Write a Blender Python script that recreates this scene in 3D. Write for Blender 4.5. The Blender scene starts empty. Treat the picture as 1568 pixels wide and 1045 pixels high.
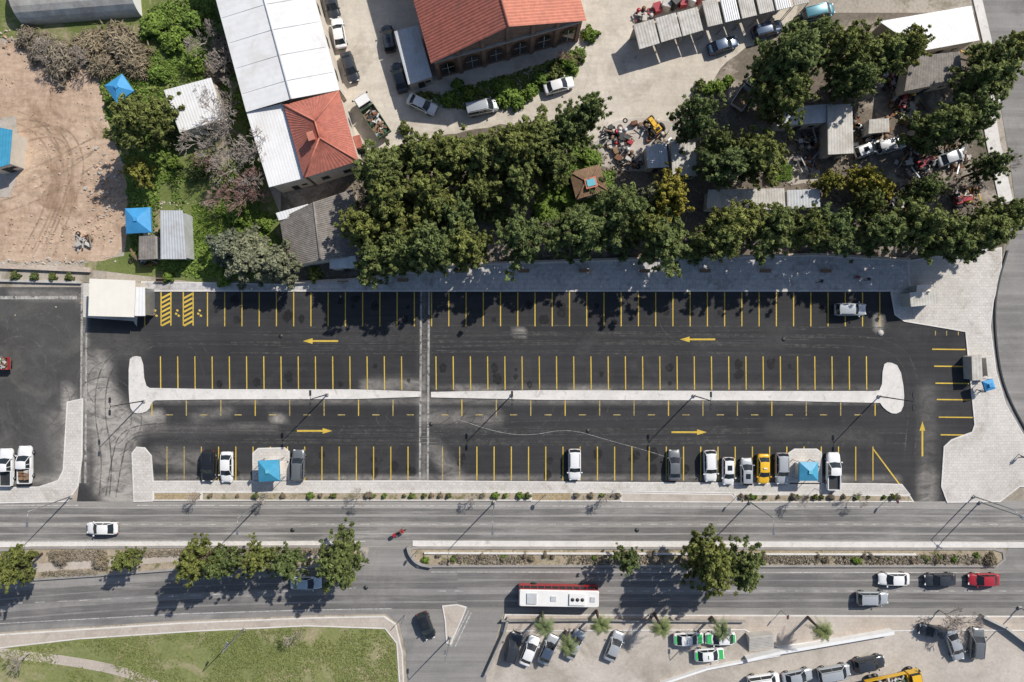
import bpy, bmesh, math, random
import numpy as np
from mathutils import Vector, Matrix, noise as mnoise
from mathutils.geometry import tessellate_polygon
random.seed(7)
S=10.4; HC=100.0
def P(u,v,z=0.0):
    k=(HC-z)/HC/S
    return ((u-784)*k,(522.5-v)*k)
def P3(u,v,z=0.0):
    x,y=P(u,v,z); return Vector((x,y,z))
scn=bpy.context.scene
def link(o):
    scn.collection.objects.link(o); return o

# ------------------------------------------------------------ materials
def newmat(name):
    m=bpy.data.materials.new(name); m.use_nodes=True
    nt=m.node_tree; b=nt.nodes['Principled BSDF']
    return m,nt,b
def inp(nt,sock,val):
    if isinstance(val,bpy.types.NodeSocket): nt.links.new(val,sock)
    else: sock.default_value=val
def c4(c): return (c[0],c[1],c[2],1.0)
def mixc(nt,f,a,b,blend='MIX'):
    n=nt.nodes.new('ShaderNodeMix'); n.data_type='RGBA'; n.blend_type=blend
    inp(nt,n.inputs[0],f)
    inp(nt,n.inputs[6],c4(a) if isinstance(a,tuple) else a)
    inp(nt,n.inputs[7],c4(b) if isinstance(b,tuple) else b)
    return n.outputs[2]
def mth(nt,op,a,b=0.0,clamp=False):
    n=nt.nodes.new('ShaderNodeMath'); n.operation=op; n.use_clamp=clamp
    inp(nt,n.inputs[0],a); inp(nt,n.inputs[1],b); return n.outputs[0]
def mapr(nt,v,a,b,c,d):
    n=nt.nodes.new('ShaderNodeMapRange'); n.clamp=True
    inp(nt,n.inputs[0],v)
    for i,x in enumerate((a,b,c,d)): n.inputs[i+1].default_value=x
    return n.outputs[0]
def pos(nt,scale=None,obj=False,rot=0):
    if obj:
        t=nt.nodes.new('ShaderNodeTexCoord'); o=t.outputs['Object']
    else:
        t=nt.nodes.new('ShaderNodeNewGeometry'); o=t.outputs['Position']
    if scale or rot:
        m=nt.nodes.new('ShaderNodeMapping'); nt.links.new(o,m.inputs[0])
        if scale: m.inputs['Scale'].default_value=scale
        m.inputs['Rotation'].default_value=(0,0,rot)
        o=m.outputs[0]
    return o
def nz(nt,vec,scale,detail=5,rough=.6,dist=0):
    n=nt.nodes.new('ShaderNodeTexNoise'); nt.links.new(vec,n.inputs['Vector'])
    n.inputs['Scale'].default_value=scale; n.inputs['Detail'].default_value=detail
    n.inputs['Roughness'].default_value=rough; n.inputs['Distortion'].default_value=dist
    return n.outputs[0]
def bump(nt,b,h,strength=.3,dist=.05):
    n=nt.nodes.new('ShaderNodeBump'); n.inputs['Strength'].default_value=strength
    n.inputs['Distance'].default_value=dist; nt.links.new(h,n.inputs['Height'])
    nt.links.new(n.outputs[0],b.inputs['Normal'])

def ground_mat(name,c1,c2,sc=.12,c3=None,sc3=.6,th=(.52,.62),grain=.25,gsc=2.5,bs=.4,streak=None,
               dust=None,rough=.92,bricks=None,streak2=None):
    m,nt,b=newmat(name); p=pos(nt)
    f=mapr(nt,nz(nt,p,sc,6,.65),.35,.65,0,1)
    col=mixc(nt,f,c1,c2)
    if c3:
        g=mapr(nt,nz(nt,p,sc3,7,.7,.6),th[0],th[1],0,1)
        col=mixc(nt,g,col,c3)
    for st in (streak,streak2):
        if st:
            sp=pos(nt,st[0],rot=st[2] if len(st)>2 else 0)
            s=mapr(nt,nz(nt,sp,1.0,6,.7,.3),.3,.7,1-st[1],1+st[1])
            col=mixc(nt,1.0,col,s,'MULTIPLY')
    if bricks:
        bt=nt.nodes.new('ShaderNodeTexBrick'); nt.links.new(p,bt.inputs[0])
        bt.inputs['Color1'].default_value=(1,1,1,1); bt.inputs['Color2'].default_value=(.8,.8,.8,1)
        bt.inputs['Mortar'].default_value=(.55,.55,.55,1); bt.inputs['Scale'].default_value=1
        bt.inputs['Brick Width'].default_value=bricks[0]; bt.inputs['Row Height'].default_value=bricks[1]
        bt.inputs['Mortar Size'].default_value=.03
        col=mixc(nt,bricks[2],col,bt.outputs[0],'MULTIPLY')
    if dust:
        a=nt.nodes.new('ShaderNodeAttribute'); a.attribute_name='dust'
        n2=mapr(nt,nz(nt,pos(nt,(.6,1.0,1)),.7,9,.75,1.0),.30,.66,.12,1.4)
        df=mth(nt,'MULTIPLY',a.outputs['Fac'],n2,True)
        col=mixc(nt,df,col,dust)
    gn=nz(nt,p,gsc,6,.8)
    col=mixc(nt,1.0,col,mapr(nt,gn,.3,.7,1-grain,1+grain),'MULTIPLY')
    nt.links.new(col,b.inputs['Base Color']); b.inputs['Roughness'].default_value=rough
    b.inputs['Specular IOR Level'].default_value=.25
    bump(nt,b,gn,bs,.04)
    return m
def flat(name,c,rough=.6,metal=0,var=.15,sc=1.5,coat=0,dirt=None):
    m,nt,b=newmat(name); p=pos(nt,obj=True)
    n=nz(nt,p,sc,6,.7)
    col=mixc(nt,1.0,c,mapr(nt,n,.3,.7,1-var,1+var),'MULTIPLY')
    if dirt:
        g=mapr(nt,nz(nt,p,.35,7,.75,.8),.48,.72,0,.85); col=mixc(nt,g,col,dirt)
    nt.links.new(col,b.inputs['Base Color'])
    b.inputs['Roughness'].default_value=rough; b.inputs['Metallic'].default_value=metal
    b.inputs['Coat Weight'].default_value=coat; b.inputs['Coat Roughness'].default_value=.08
    return m
def worn_paint(name,c,amount=.55,sc=2.0,fade=.55,stretch=None,mx_=1.0):
    m,nt,b=newmat(name); p=pos(nt,stretch)
    n=mapr(nt,nz(nt,p,sc,8,.8),amount-.10,amount+.12,mx_,0)
    n2=mapr(nt,nz(nt,pos(nt),.15,3,.5),.35,.6,1,fade)
    f=mth(nt,'MULTIPLY',n,n2,True)
    nt.links.new(mixc(nt,1,c,mapr(nt,nz(nt,p,6,3),.3,.7,.8,1.1),'MULTIPLY'),b.inputs['Base Color'])
    b.inputs['Roughness'].default_value=.85
    tr=nt.nodes.new('ShaderNodeBsdfTransparent'); mx=nt.nodes.new('ShaderNodeMixShader')
    nt.links.new(f,mx.inputs[0]); nt.links.new(tr.outputs[0],mx.inputs[1]); nt.links.new(b.outputs[0],mx.inputs[2])
    out=[n for n in nt.nodes if n.type=='OUTPUT_MATERIAL'][0]
    nt.links.new(mx.outputs[0],out.inputs[0])
    return m
def leaf_mat(name,dark,light,trans=.2,hue=.12):
    m,nt,b=newmat(name)
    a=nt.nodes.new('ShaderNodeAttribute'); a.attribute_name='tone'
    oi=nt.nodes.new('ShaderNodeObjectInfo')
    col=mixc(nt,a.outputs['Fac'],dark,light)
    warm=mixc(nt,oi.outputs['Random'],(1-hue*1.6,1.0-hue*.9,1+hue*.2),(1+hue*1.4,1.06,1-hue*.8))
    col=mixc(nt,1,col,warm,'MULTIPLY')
    nt.links.new(col,b.inputs['Base Color']); b.inputs['Roughness'].default_value=.75
    b.inputs['Specular IOR Level'].default_value=.2
    tr=nt.nodes.new('ShaderNodeBsdfTranslucent'); nt.links.new(col,tr.inputs[0])
    mx=nt.nodes.new('ShaderNodeMixShader'); mx.inputs[0].default_value=trans
    nt.links.new(b.outputs[0],mx.inputs[1]); nt.links.new(tr.outputs[0],mx.inputs[2])
    out=[n for n in nt.nodes if n.type=='OUTPUT_MATERIAL'][0]; nt.links.new(mx.outputs[0],out.inputs[0])
    return m

M={}
M['base']=ground_mat('earth',(.32,.28,.23),(.40,.36,.31),.03,(.24,.21,.16),.2)
M['dirt']=ground_mat('dirt_soil',(.39,.275,.195),(.52,.395,.295),.07,(.30,.205,.14),.16,(.5,.62),.22,1.6,.9,streak=((.25,1.3,1),.18,.7),streak2=((1.2,.3,1),.12,.5))
M['green']=ground_mat('weedy_soil',(.11,.145,.04),(.17,.19,.065),.2,(.30,.255,.17),.2,(.53,.63),.35,2.5,.9)
M['lawn']=ground_mat('lawn_soil',(.155,.18,.065),(.215,.225,.09),.12,(.33,.285,.18),.16,(.50,.66),.28,2.5,.6)
M['yard']=ground_mat('yard_concrete',(.50,.45,.38),(.58,.53,.46),.1,(.40,.35,.29),.2,(.50,.68),.10,2,.3,streak=((.5,.25,1),.12),streak2=((.12,1.0,1),.10,.4))
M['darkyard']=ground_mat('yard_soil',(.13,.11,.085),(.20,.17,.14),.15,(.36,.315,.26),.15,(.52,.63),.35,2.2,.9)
M['asphalt']=ground_mat('fresh_asphalt',(.032,.032,.034),(.045,.045,.047),.05,(.066,.065,.065),.14,(.56,.80),.14,3.5,.25,
      streak=((.04,1.2,1),.22),streak2=((.3,.12,1),.12),dust=(.36,.335,.305))
M['asphaltw']=ground_mat('side_lot_asphalt',(.058,.056,.056),(.080,.078,.076),.07,(.11,.108,.10),.15,(.5,.7),.16,3.0,.3,streak=((.25,.3,1),.2),dust=(.37,.345,.315))
M['road']=ground_mat('worn_road',(.275,.262,.25),(.345,.33,.313),.06,(.215,.206,.198),.05,(.52,.68),.10,3,.2,streak=((.010,.9,1),.24),streak2=((.03,.25,1),.14))
M['road2']=ground_mat('worn_road_lower',(.205,.197,.19),(.275,.263,.252),.06,(.165,.16,.156),.06,(.52,.68),.10,3,.2,streak=((.012,.8,1),.24),streak2=((.03,.25,1),.14))
M['lane']=worn_paint('lane_wear',(.17,.165,.16),.54,1.0,.5,(.06,.7,1),.75)
M['lanel']=worn_paint('lane_dust',(.42,.395,.36),.50,1.0,.5,(.07,.9,1),.7)
M['oil']=worn_paint('oil_stain',(.015,.015,.016),.55,1.6,.6,None,.8)
M['pave']=ground_mat('stone_paving',(.53,.50,.465),(.62,.59,.55),.12,(.43,.39,.35),.25,(.53,.68),.14,2.2,.5,bricks=(.55,.4,.5))
M['cobble']=ground_mat('cobble_paving',(.46,.45,.44),(.56,.54,.53),.15,(.34,.32,.305),.5,(.52,.66),.25,1.8,.6,bricks=(.9,.7,.55))
M['pink']=ground_mat('pinkish_sidewalk',(.43,.37,.315),(.51,.455,.40),.12,(.36,.31,.265),.3,(.5,.7),.1,2.5,.3,bricks=(.6,.6,.3))
M['lotsouth']=ground_mat('worn_concrete_lot',(.40,.36,.315),(.50,.455,.41),.1,(.31,.275,.235),.12,(.5,.68),.15,2.5,.4,streak=((.3,.4,1),.10,.4))
M['soil']=ground_mat('bed_soil',(.30,.245,.175),(.39,.33,.25),.3,(.17,.16,.08),.7,(.52,.62),.3,3,.9)
M['ochre']=ground_mat('bed_gravel',(.36,.28,.17),(.44,.35,.22),.3,None,.7,(.5,.6),.3,3,.9,bricks=(.5,.35,.8))
M['kerb']=ground_mat('kerb_stone',(.58,.56,.53),(.68,.65,.62),.3,(.44,.42,.39),.8,(.55,.7),.12,3,.2)
M['kerbdark']=ground_mat('kerb_dark_stone',(.25,.235,.22),(.33,.31,.29),.3,None,.8,(.55,.7),.2,3,.2)
M['yellow']=worn_paint('yellow_paint',(.68,.475,.07),.64,3,.8)
M['yellowf']=worn_paint('faded_yellow_paint',(.54,.42,.15),.57,3,.7)
M['white_l']=worn_paint('white_road_paint',(.60,.59,.57),.55,2,.7)
M['tyre_m']=worn_paint('tyre_rubber_trace',(.09,.089,.087),.49,1.2)
M['drain']=ground_mat('drain_setts',(.30,.29,.275),(.46,.44,.41),.9,(.10,.10,.10),1.3,(.54,.62),.25,3,.3,bricks=(.5,.6,.9))
M['whiteroof']=flat('white_sheet_roof',(.74,.74,.74),.5,0,.05,.4,dirt=(.62,.60,.57))
M['greyroof']=flat('grey_sheet_roof',(.50,.52,.54),.45,.1,.12,.8,dirt=(.38,.36,.34))
M['dirtyroof']=flat('stained_sheet_roof',(.50,.48,.44),.7,0,.2,1.2,dirt=(.29,.25,.21))
M['oldtile']=flat('old_tile_roof',(.22,.20,.18),.9,0,.35,1.5,dirt=(.13,.115,.10))
M['redtile']=flat('red_tile_roof',(.33,.105,.075),.8,0,.30,1.6,dirt=(.24,.09,.07))  # shade on the hall's left slope put into a darker tile colour
M['redtile2']=flat('bright_tile_roof',(.50,.185,.125),.8,0,.2,1.6,dirt=(.38,.15,.11))  # sunlight on the hall's right slope put into the colour; reused for small trim
M['redtile3']=flat('house_tile_roof',(.42,.14,.10),.8,0,.25,1.6,dirt=(.32,.115,.085))
M['cream']=flat('cream_panel_roof',(.76,.72,.64),.6,0,.04,.5)
M['plaster']=flat('plaster_wall',(.55,.50,.43),.9,0,.12,.8)
M['concrete']=flat('concrete',(.42,.40,.37),.9,0,.15,1)
M['glass']=flat('dark_glass',(.015,.018,.022),.08,0,.1)
M['cglass']=flat('car_glass',(.02,.025,.03),.06,0,.1)
M['rubber']=flat('rubber',(.02,.02,.02),.8)
M['metal']=flat('galvanised_metal',(.30,.31,.32),.4,.6)
M['darkmetal']=flat('dark_metal',(.045,.048,.05),.5,.4)
M['bark']=flat('bark',(.12,.085,.06),.95,0,.3,3)
M['twig']=flat('twig',(.40,.35,.31),.95,0,.2,3)
M['twigred']=flat('twig_red',(.33,.21,.185),.95,0,.2,3)
M['blue']=flat('blue_fabric',(.05,.28,.56),.6,0,.15,1)
M['teal']=flat('teal_sheet',(.055,.29,.46),.5,0,.15,1)
M['tealtop']=flat('pale_teal_sheet',(.12,.42,.52),.5,0,.15,1)
M['light']=flat('lamp_glass',(.7,.7,.68),.2)
M['tail']=flat('tail_glass',(.35,.02,.02),.2)
M['skin']=flat('skin',(.45,.27,.19),.6)
M['hair']=flat('hair',(.02,.015,.012),.7)
M['stone']=ground_mat('rubble_stone',(.40,.33,.27),(.50,.43,.36),.5,None,1,(.5,.6),.3,3,.3)
M['rust']=flat('rusty_metal',(.19,.095,.055),.85,.2,.35,2)
M['wood']=flat('weathered_wood',(.22,.14,.085),.85,0,.3,2)
M['busred']=flat('bus_red',(.36,.02,.025),.3,0,.06,1,.6)
M['buswhite']=flat('bus_white',(.74,.73,.71),.35,0,.05,1,.4)
M['dullgreen']=flat('dull_green_paint',(.06,.13,.07),.6,0,.2,1)
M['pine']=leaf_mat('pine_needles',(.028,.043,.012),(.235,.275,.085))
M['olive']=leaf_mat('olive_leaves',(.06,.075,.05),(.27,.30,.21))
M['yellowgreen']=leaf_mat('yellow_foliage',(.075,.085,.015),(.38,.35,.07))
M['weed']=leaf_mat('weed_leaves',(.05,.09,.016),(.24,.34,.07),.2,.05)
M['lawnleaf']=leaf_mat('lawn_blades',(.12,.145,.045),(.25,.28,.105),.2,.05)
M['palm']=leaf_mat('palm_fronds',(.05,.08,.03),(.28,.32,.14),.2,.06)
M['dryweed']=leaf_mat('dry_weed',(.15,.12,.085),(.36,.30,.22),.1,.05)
def brick_mat():
    m,nt,b=newmat('brick_wall'); p=pos(nt,obj=True)
    n=nt.nodes.new('ShaderNodeMapping'); nt.links.new(p,n.inputs[0]); n.inputs['Rotation'].default_value=(math.pi/2,0,0)
    bt=nt.nodes.new('ShaderNodeTexBrick'); nt.links.new(n.outputs[0],bt.inputs[0])
    bt.inputs['Color1'].default_value=(.23,.13,.10,1); bt.inputs['Color2'].default_value=(.30,.18,.135,1)
    bt.inputs['Mortar'].default_value=(.34,.30,.26,1); bt.inputs['Scale'].default_value=3
    d=mapr(nt,nz(nt,p,.6,6,.7),.35,.65,.65,1.15)
    nt.links.new(mixc(nt,1,bt.outputs[0],d,'MULTIPLY'),b.inputs['Base Color']); b.inputs['Roughness'].default_value=.95
    return m
M['brick']=brick_mat()
def paint(name,c,metal=.0):
    return flat('car_paint_'+name,c,.32,metal,.03,2,.8)
PAINT={'white':paint('white',(.74,.74,.74)),'silver':paint('silver',(.44,.46,.48),.3),'grey':paint('grey',(.16,.17,.18),.3),
 'dark':paint('dark',(.04,.045,.054),.2),'black':paint('black',(.014,.015,.018)),'blue':paint('blue',(.05,.085,.15),.2),
 'red':paint('red',(.35,.02,.03)),'yellow':paint('yellow',(.74,.43,.02)),'pale':paint('pale_blue',(.46,.55,.60),.2),'green':paint('green',(.05,.45,.12)),
 'teal':paint('teal',(.03,.15,.20),.2)}

# ------------------------------------------------------------ mesh builder
class MB:
    def __init__(s): s.v=[];s.f=[];s.m=[];s.sm=[];s.mats=[];s.M=None;s.tone={}
    def mi(s,mat):
        if mat not in s.mats: s.mats.append(mat)
        return s.mats.index(mat)
    def add(s,vs,fs,mat,smooth=False):
        o=len(s.v); i=s.mi(mat)
        for p in vs:
            p=Vector(p)
            if s.M is not None: p=s.M@p
            s.v.append(tuple(p))
        for f in fs: s.f.append(tuple(o+k for k in f)); s.m.append(i); s.sm.append(smooth)
        return o
    def box(s,c,d,mat,rz=0,ry=0,rx=0,taper=1):
        x,y,z=d[0]/2,d[1]/2,d[2]/2
        R=Matrix.Rotation(rz,3,'Z')@Matrix.Rotation(ry,3,'Y')@Matrix.Rotation(rx,3,'X')
        vs=[]
        for k in (-1,1):
            t=taper if k>0 else 1
            for a,b in ((-1,-1),(1,-1),(1,1),(-1,1)): vs.append(R@Vector((a*x*t,b*y*t,k*z))+Vector(c))
        s.add(vs,[(3,2,1,0),(4,5,6,7),(0,1,5,4),(1,2,6,5),(2,3,7,6),(3,0,4,7)],mat)
    def tube(s,pts,rad,n,mat,cap=True,smooth=True):
        pts=[Vector(p) for p in pts]
        if not isinstance(rad,(list,tuple)): rad=[rad]*len(pts)
        vs=[];fs=[]
        for i,p in enumerate(pts):
            d=(pts[min(i+1,len(pts)-1)]-pts[max(i-1,0)])
            if d.length<1e-6: d=Vector((0,0,1))
            d.normalize()
            a=d.cross(Vector((0,0,1)) if abs(d.z)<.9 else Vector((1,0,0))).normalized(); b=d.cross(a)
            for k in range(n):
                t=2*math.pi*k/n; vs.append(p+(a*math.cos(t)+b*math.sin(t))*rad[i])
        for i in range(len(pts)-1):
            for k in range(n):
                k2=(k+1)%n; fs.append((i*n+k,i*n+k2,(i+1)*n+k2,(i+1)*n+k))
        if cap: fs.append(tuple(range(n))[::-1]); fs.append(tuple((len(pts)-1)*n+k for k in range(n)))
        s.add(vs,fs,mat,smooth)
    def ribbon(s,pts,w,z0,z1,mat,closed=False):
        pts=[Vector((p[0],p[1])) for p in pts]; n=len(pts); vs=[];fs=[]
        for i,p in enumerate(pts):
            if closed: a=pts[i-1]; b=pts[(i+1)%n]
            else: a=pts[max(i-1,0)]; b=pts[min(i+1,n-1)]
            d1=(p-a); d2=(b-p)
            if d1.length<1e-6: d1=d2.copy()
            if d2.length<1e-6: d2=d1.copy()
            d1.normalize(); d2.normalize()
            t=(d1+d2)
            if t.length<.1: t=d1
            t=t.normalized(); nn=Vector((-t.y,t.x)); c=max(.5,nn.dot(Vector((-d1.y,d1.x))))
            o=nn*(w/2/c)
            vs+= [(p.x+o.x,p.y+o.y,z1),(p.x-o.x,p.y-o.y,z1),(p.x-o.x,p.y-o.y,z0),(p.x+o.x,p.y+o.y,z0)]
        rng=range(n if closed else n-1)
        flatonly=abs(z1-z0)<1e-5
        for i in rng:
            a=i*4; b=((i+1)%n)*4
            fs.append((a,a+1,b+1,b))
            if not flatonly:
                fs.append((a+1,a+2,b+2,b+1)); fs.append((a+3,a,b,b+3))
        if not closed and not flatonly:
            fs.append((0,3,2,1)); e=(n-1)*4; fs.append((e,e+1,e+2,e+3))
        s.add(vs,fs,mat)
    def prism(s,poly,z0,z1,mat,side=None):
        n=len(poly)
        area=sum(poly[i][0]*poly[(i+1)%n][1]-poly[(i+1)%n][0]*poly[i][1] for i in range(n))
        if area<0: poly=poly[::-1]
        top=[(p[0],p[1],z1) for p in poly]
        tris=tessellate_polygon([[Vector(p) for p in top]])
        fs=[]
        for t in tris:
            a,b,c=[Vector(top[k]) for k in t]
            fs.append(t if (b-a).cross(c-a).z>0 else t[::-1])
        s.add(top,fs,mat)
        if z1-z0>1e-4:
            s.add([(p[0],p[1],z0) for p in poly]+top,[(i,(i+1)%n,n+(i+1)%n,n+i) for i in range(n)],side or mat)
    def corr(s,a,b,c,d,n,amp,mat):
        a,b,c,d=map(Vector,(a,b,c,d)); vs=[];fs=[]
        up=Vector((0,0,1))
        for i in range(2*n+1):
            t=i/(2*n); o=up*(amp if i%2 else 0)
            vs+=[a+(b-a)*t+o,d+(c-d)*t+o]
        for i in range(2*n): fs.append((2*i,2*i+2,2*i+3,2*i+1))
        s.add(vs,fs,mat)
    def leaves(s,V,T,mat):
        o=len(s.v); i=s.mi(mat); n=len(V)
        flatv=V.reshape(-1,3)
        s.v.extend(map(tuple,flatv.tolist()))
        idx=(np.arange(n*4).reshape(n,4)+o).tolist()
        s.f.extend(idx); s.m.extend([i]*n); s.sm.extend([False]*n)
        for k,t in zip(range(o,o+n*4,4),T.tolist()): s.tone[k]=t
    def mesh(s,name):
        me=bpy.data.meshes.new(name); me.from_pydata(s.v,[],s.f)
        for m in s.mats: me.materials.append(m)
        me.polygons.foreach_set('material_index',s.m); me.polygons.foreach_set('use_smooth',s.sm)
        if s.tone:
            a=me.attributes.new('tone','FLOAT','POINT'); arr=np.full(len(s.v),.5,dtype=np.float32)
            k=np.fromiter(s.tone.keys(),dtype=np.int64); t=np.fromiter(s.tone.values(),dtype=np.float32)
            for j in range(4): arr[k+j]=t
            a.data.foreach_set('value',arr)
        me.update(); return me
    def obj(s,name,loc=(0,0,0),rz=0):
        o=bpy.data.objects.new(name,s.mesh(name)); o.location=loc; o.rotation_euler=(0,0,rz); return link(o)
def inst(me,name,loc,rz=0,sc=(1,1,1)):
    o=bpy.data.objects.new(name,me); o.location=loc; o.rotation_euler=(0,0,rz); o.scale=sc; return link(o)
def plan(poly,z=0): return [P(u,v,z) for u,v in poly]
def chaikin(pts,it=2,closed=False):
    for _ in range(it):
        q=[]; n=len(pts)
        if not closed: q.append(pts[0])
        for i in range(n if closed else n-1):
            a=pts[i]; b=pts[(i+1)%n]
            q.append((a[0]*.75+b[0]*.25,a[1]*.75+b[1]*.25)); q.append((a[0]*.25+b[0]*.75,a[1]*.25+b[1]*.75))
        if not closed: q.append(pts[-1])
        pts=q
    return pts
def rough_edge(pts,amp,step=14,seed=1):
    r=random.Random(seed); out=[]; n=len(pts)
    for i in range(n):
        a=pts[i]; b=pts[(i+1)%n]; L=math.hypot(b[0]-a[0],b[1]-a[1]); k=max(1,min(60,int(L/step)))
        for j in range(k):
            t=j/k; out.append((a[0]+(b[0]-a[0])*t+r.uniform(-amp,amp),a[1]+(b[1]-a[1])*t+r.uniform(-amp,amp)))
    return out
def sheet(name,poly,z,mat,smooth=0,rough=0):
    if smooth: poly=chaikin(poly,smooth,True)
    if rough: poly=rough_edge(poly,rough)
    b=MB(); b.prism(plan(poly),z,z,mat); return b.obj(name)
def slab(name,poly,z,mat,kerb=None,smooth=0,kw=.18,kz=.01):
    if smooth: poly=chaikin(poly,smooth,True)
    b=MB(); pl=plan(poly); b.prism(pl,0,z,mat,M['kerb'])
    if kerb: b.ribbon(pl,kw,0,z+kz,kerb,True)
    return b.obj(name)
def dusted(name,poly,z,mat,dust,step=.9):
    pl=plan(poly); bm=bmesh.new()
    bm.faces.new([bm.verts.new((p[0],p[1],z)) for p in pl])
    xs=[p[0] for p in pl]; ys=[p[1] for p in pl]
    for ax,(lo,hi) in enumerate(((min(xs),max(xs)),(min(ys),max(ys)))):
        t=lo+step
        while t<hi:
            co=[0,0,z]; co[ax]=t; no=[0,0,0]; no[ax]=1
            bmesh.ops.bisect_plane(bm,geom=bm.verts[:]+bm.edges[:]+bm.faces[:],plane_co=co,plane_no=no); t+=step
    me=bpy.data.meshes.new(name); bm.normal_update()
    for f in bm.faces:
        if f.normal.z<0: f.normal_flip()
    bm.to_mesh(me); bm.free()
    n=len(me.vertices); co=np.empty(n*3,dtype=np.float32); me.vertices.foreach_get('co',co); co=co.reshape(n,3)
    d=np.zeros(n,dtype=np.float32)
    for (u1,v1,u2,v2,r,s) in dust:
        a=np.array(P(u1,v1)); b=np.array(P(u2,v2)); ab=b-a; L=max(1e-6,(ab**2).sum())
        t=np.clip(((co[:,:2]-a)@ab)/L,0,1); q=a+t[:,None]*ab
        dist=np.sqrt(((co[:,:2]-q)**2).sum(1))*S/r
        k=np.clip(1.25-dist,0,1); k=k*k*(3-2*k)*s
        d=1-(1-d)*(1-k)
    a=me.attributes.new('dust','FLOAT','POINT'); a.data.foreach_set('value',d)
    me.materials.append(mat); return link(bpy.data.objects.new(name,me))

# ------------------------------------------------------------ ground
b=MB(); b.prism([(-2500,-2500),(2500,-2500),(2500,2500),(-2500,2500)],0,0,M['base']); b.obj('ground')
sheet('dirt_field',[(-400,50),(60,60),(150,112),(165,190),(192,260),(198,330),(190,392),(130,402),(-400,402)],.02,M['dirt'],1,3)
sheet('weedy_ground',[(-400,-300),(330,-300),(330,0),(360,110),(412,287),(430,330),(440,432),(300,432),(130,412),(130,402),(190,392),(198,330),(192,260),(165,190),(150,112),(60,60),(-400,50)],.016,M['green'])
sheet('yard',[(470,-300),(1260,-300),(1240,30),(1110,90),(1080,150),(1040,190),(975,190),(935,235),(900,215),(860,190),(760,190),(700,205),(640,215),(560,240),(540,250),(505,130)],.028,M['yard'],1,2.5)
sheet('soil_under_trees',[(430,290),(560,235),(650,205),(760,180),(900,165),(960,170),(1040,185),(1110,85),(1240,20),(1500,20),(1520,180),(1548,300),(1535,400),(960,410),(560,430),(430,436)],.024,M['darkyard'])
sheet('gravel_patch',[(935,180),(1040,185),(1060,230),(1000,265),(925,260),(905,235)],.032,M['lotsouth'],1,3)
sheet('gravel_patch',[(1190,240),(1250,240),(1262,285),(1195,282)],.033,M['lotsouth'],1,3)
sheet('east_road',[(1497,-300),(1800,-300),(1800,800),(1568,665),(1540,620),(1525,570),(1516,500),(1520,460),(1532,420),(1540,380),(1556,320),(1545,240),(1530,150),(1515,60),(1497,0)],.03,M['road2'],0)
sheet('upper_road',[(-600,767),(2200,767),(2200,838),(-600,838)],.036,M['road'])
sheet('lower_road',[(-600,950),(-300,925),(0,893),(150,883),(300,872),(560,868),(566,837),(626,837),(632,868),(1500,870),(1530,868),(1545,837.5),(2200,838),(2200,945),(770,940),(745,1030),(720,1400),(640,1400),(622,1000),(612,955),(590,940),(480,942),(280,950),(0,968),(-300,1000),(-600,1040)],.032,M['road2'])
b=MB()
for i,(yy,m) in enumerate(((784,'lane'),(796,'lane'),(811,'lane'),(823,'lane'),(771,'lanel'),(803.5,'lanel'),(831,'lanel'))):
    b.ribbon(plan([(x,yy+random.uniform(-1.2,1.2)) for x in range(-500,2100,100)]),.9,.0385+.0002*i,.0385+.0002*i,M[m])
for i,(yy,m) in enumerate(((882,'lane'),(894,'lane'),(914,'lane'),(926,'lane'),(873,'lanel'),(936,'lanel'))):
    b.ribbon(plan([(x,yy+random.uniform(-1.2,1.2)) for x in range(700,2100,100)]),.9,.0355+.0002*i,.0355+.0002*i,M[m])
for i,o in enumerate((-14,-3,16,28)):
    b.ribbon(plan(chaikin([(-300,960+o),(0,925+o),(280,906+o),(480,900+o),(700,900+o)],2)),.9,.037+.0002*i,.037+.0002*i,M['lane'])
b.obj('lane_wear_marks')
dust=[(150,560,165,740,26,.7),(168,640,190,765,32,1.0),(150,600,190,660,30,.75),(205,645,240,640,16,.8),(210,660,420,655,9,.25),(170,750,195,765,30,.6),
 (650,450,648,740,7,.4),(560,590,640,590,12,.5),(655,640,760,640,15,.38),(660,680,700,735,16,.4),(640,612,1350,613,6,.4),(230,612,640,612,7,.35),
 (793,510,800,510,8,.9),(422,642,432,642,8,.9),(245,700,300,705,20,.35),(1180,660,1340,670,12,.1),(1420,600,1420,720,18,.18),
 (1345,490,1345,500,10,.8),(232,733,1380,735,5,.5),(660,596,1350,596,4,.35),(880,600,930,602,9,.6),(700,597,760,600,8,.5),
 (1420,735,1420,765,20,.5),(300,640,350,630,10,.3),(130,450,130,740,6,.4),(140,600,140,620,12,.9),
 (1100,735,1290,735,8,.5),(520,735,640,735,8,.25),(135,520,200,530,30,.12)]
dusted('parking_lot_asphalt',[(128,433),(1500,433),(1500,768),(118,768),(126,700)],.05,M['asphalt'],dust,.7)
dustw=[(108,615,100,740,10,.7),(80,640,95,720,18,.25),(0,735,100,735,10,.5),(20,450,120,455,8,.4),(105,600,105,640,14,.7)]
dusted('side_lot_asphalt',[(-300,440),(127,440),(125.9,700),(122,745),(-300,748)],.044,M['asphaltw'],dustw,.8)
b=MB(); ro=random.Random(21)
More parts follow.
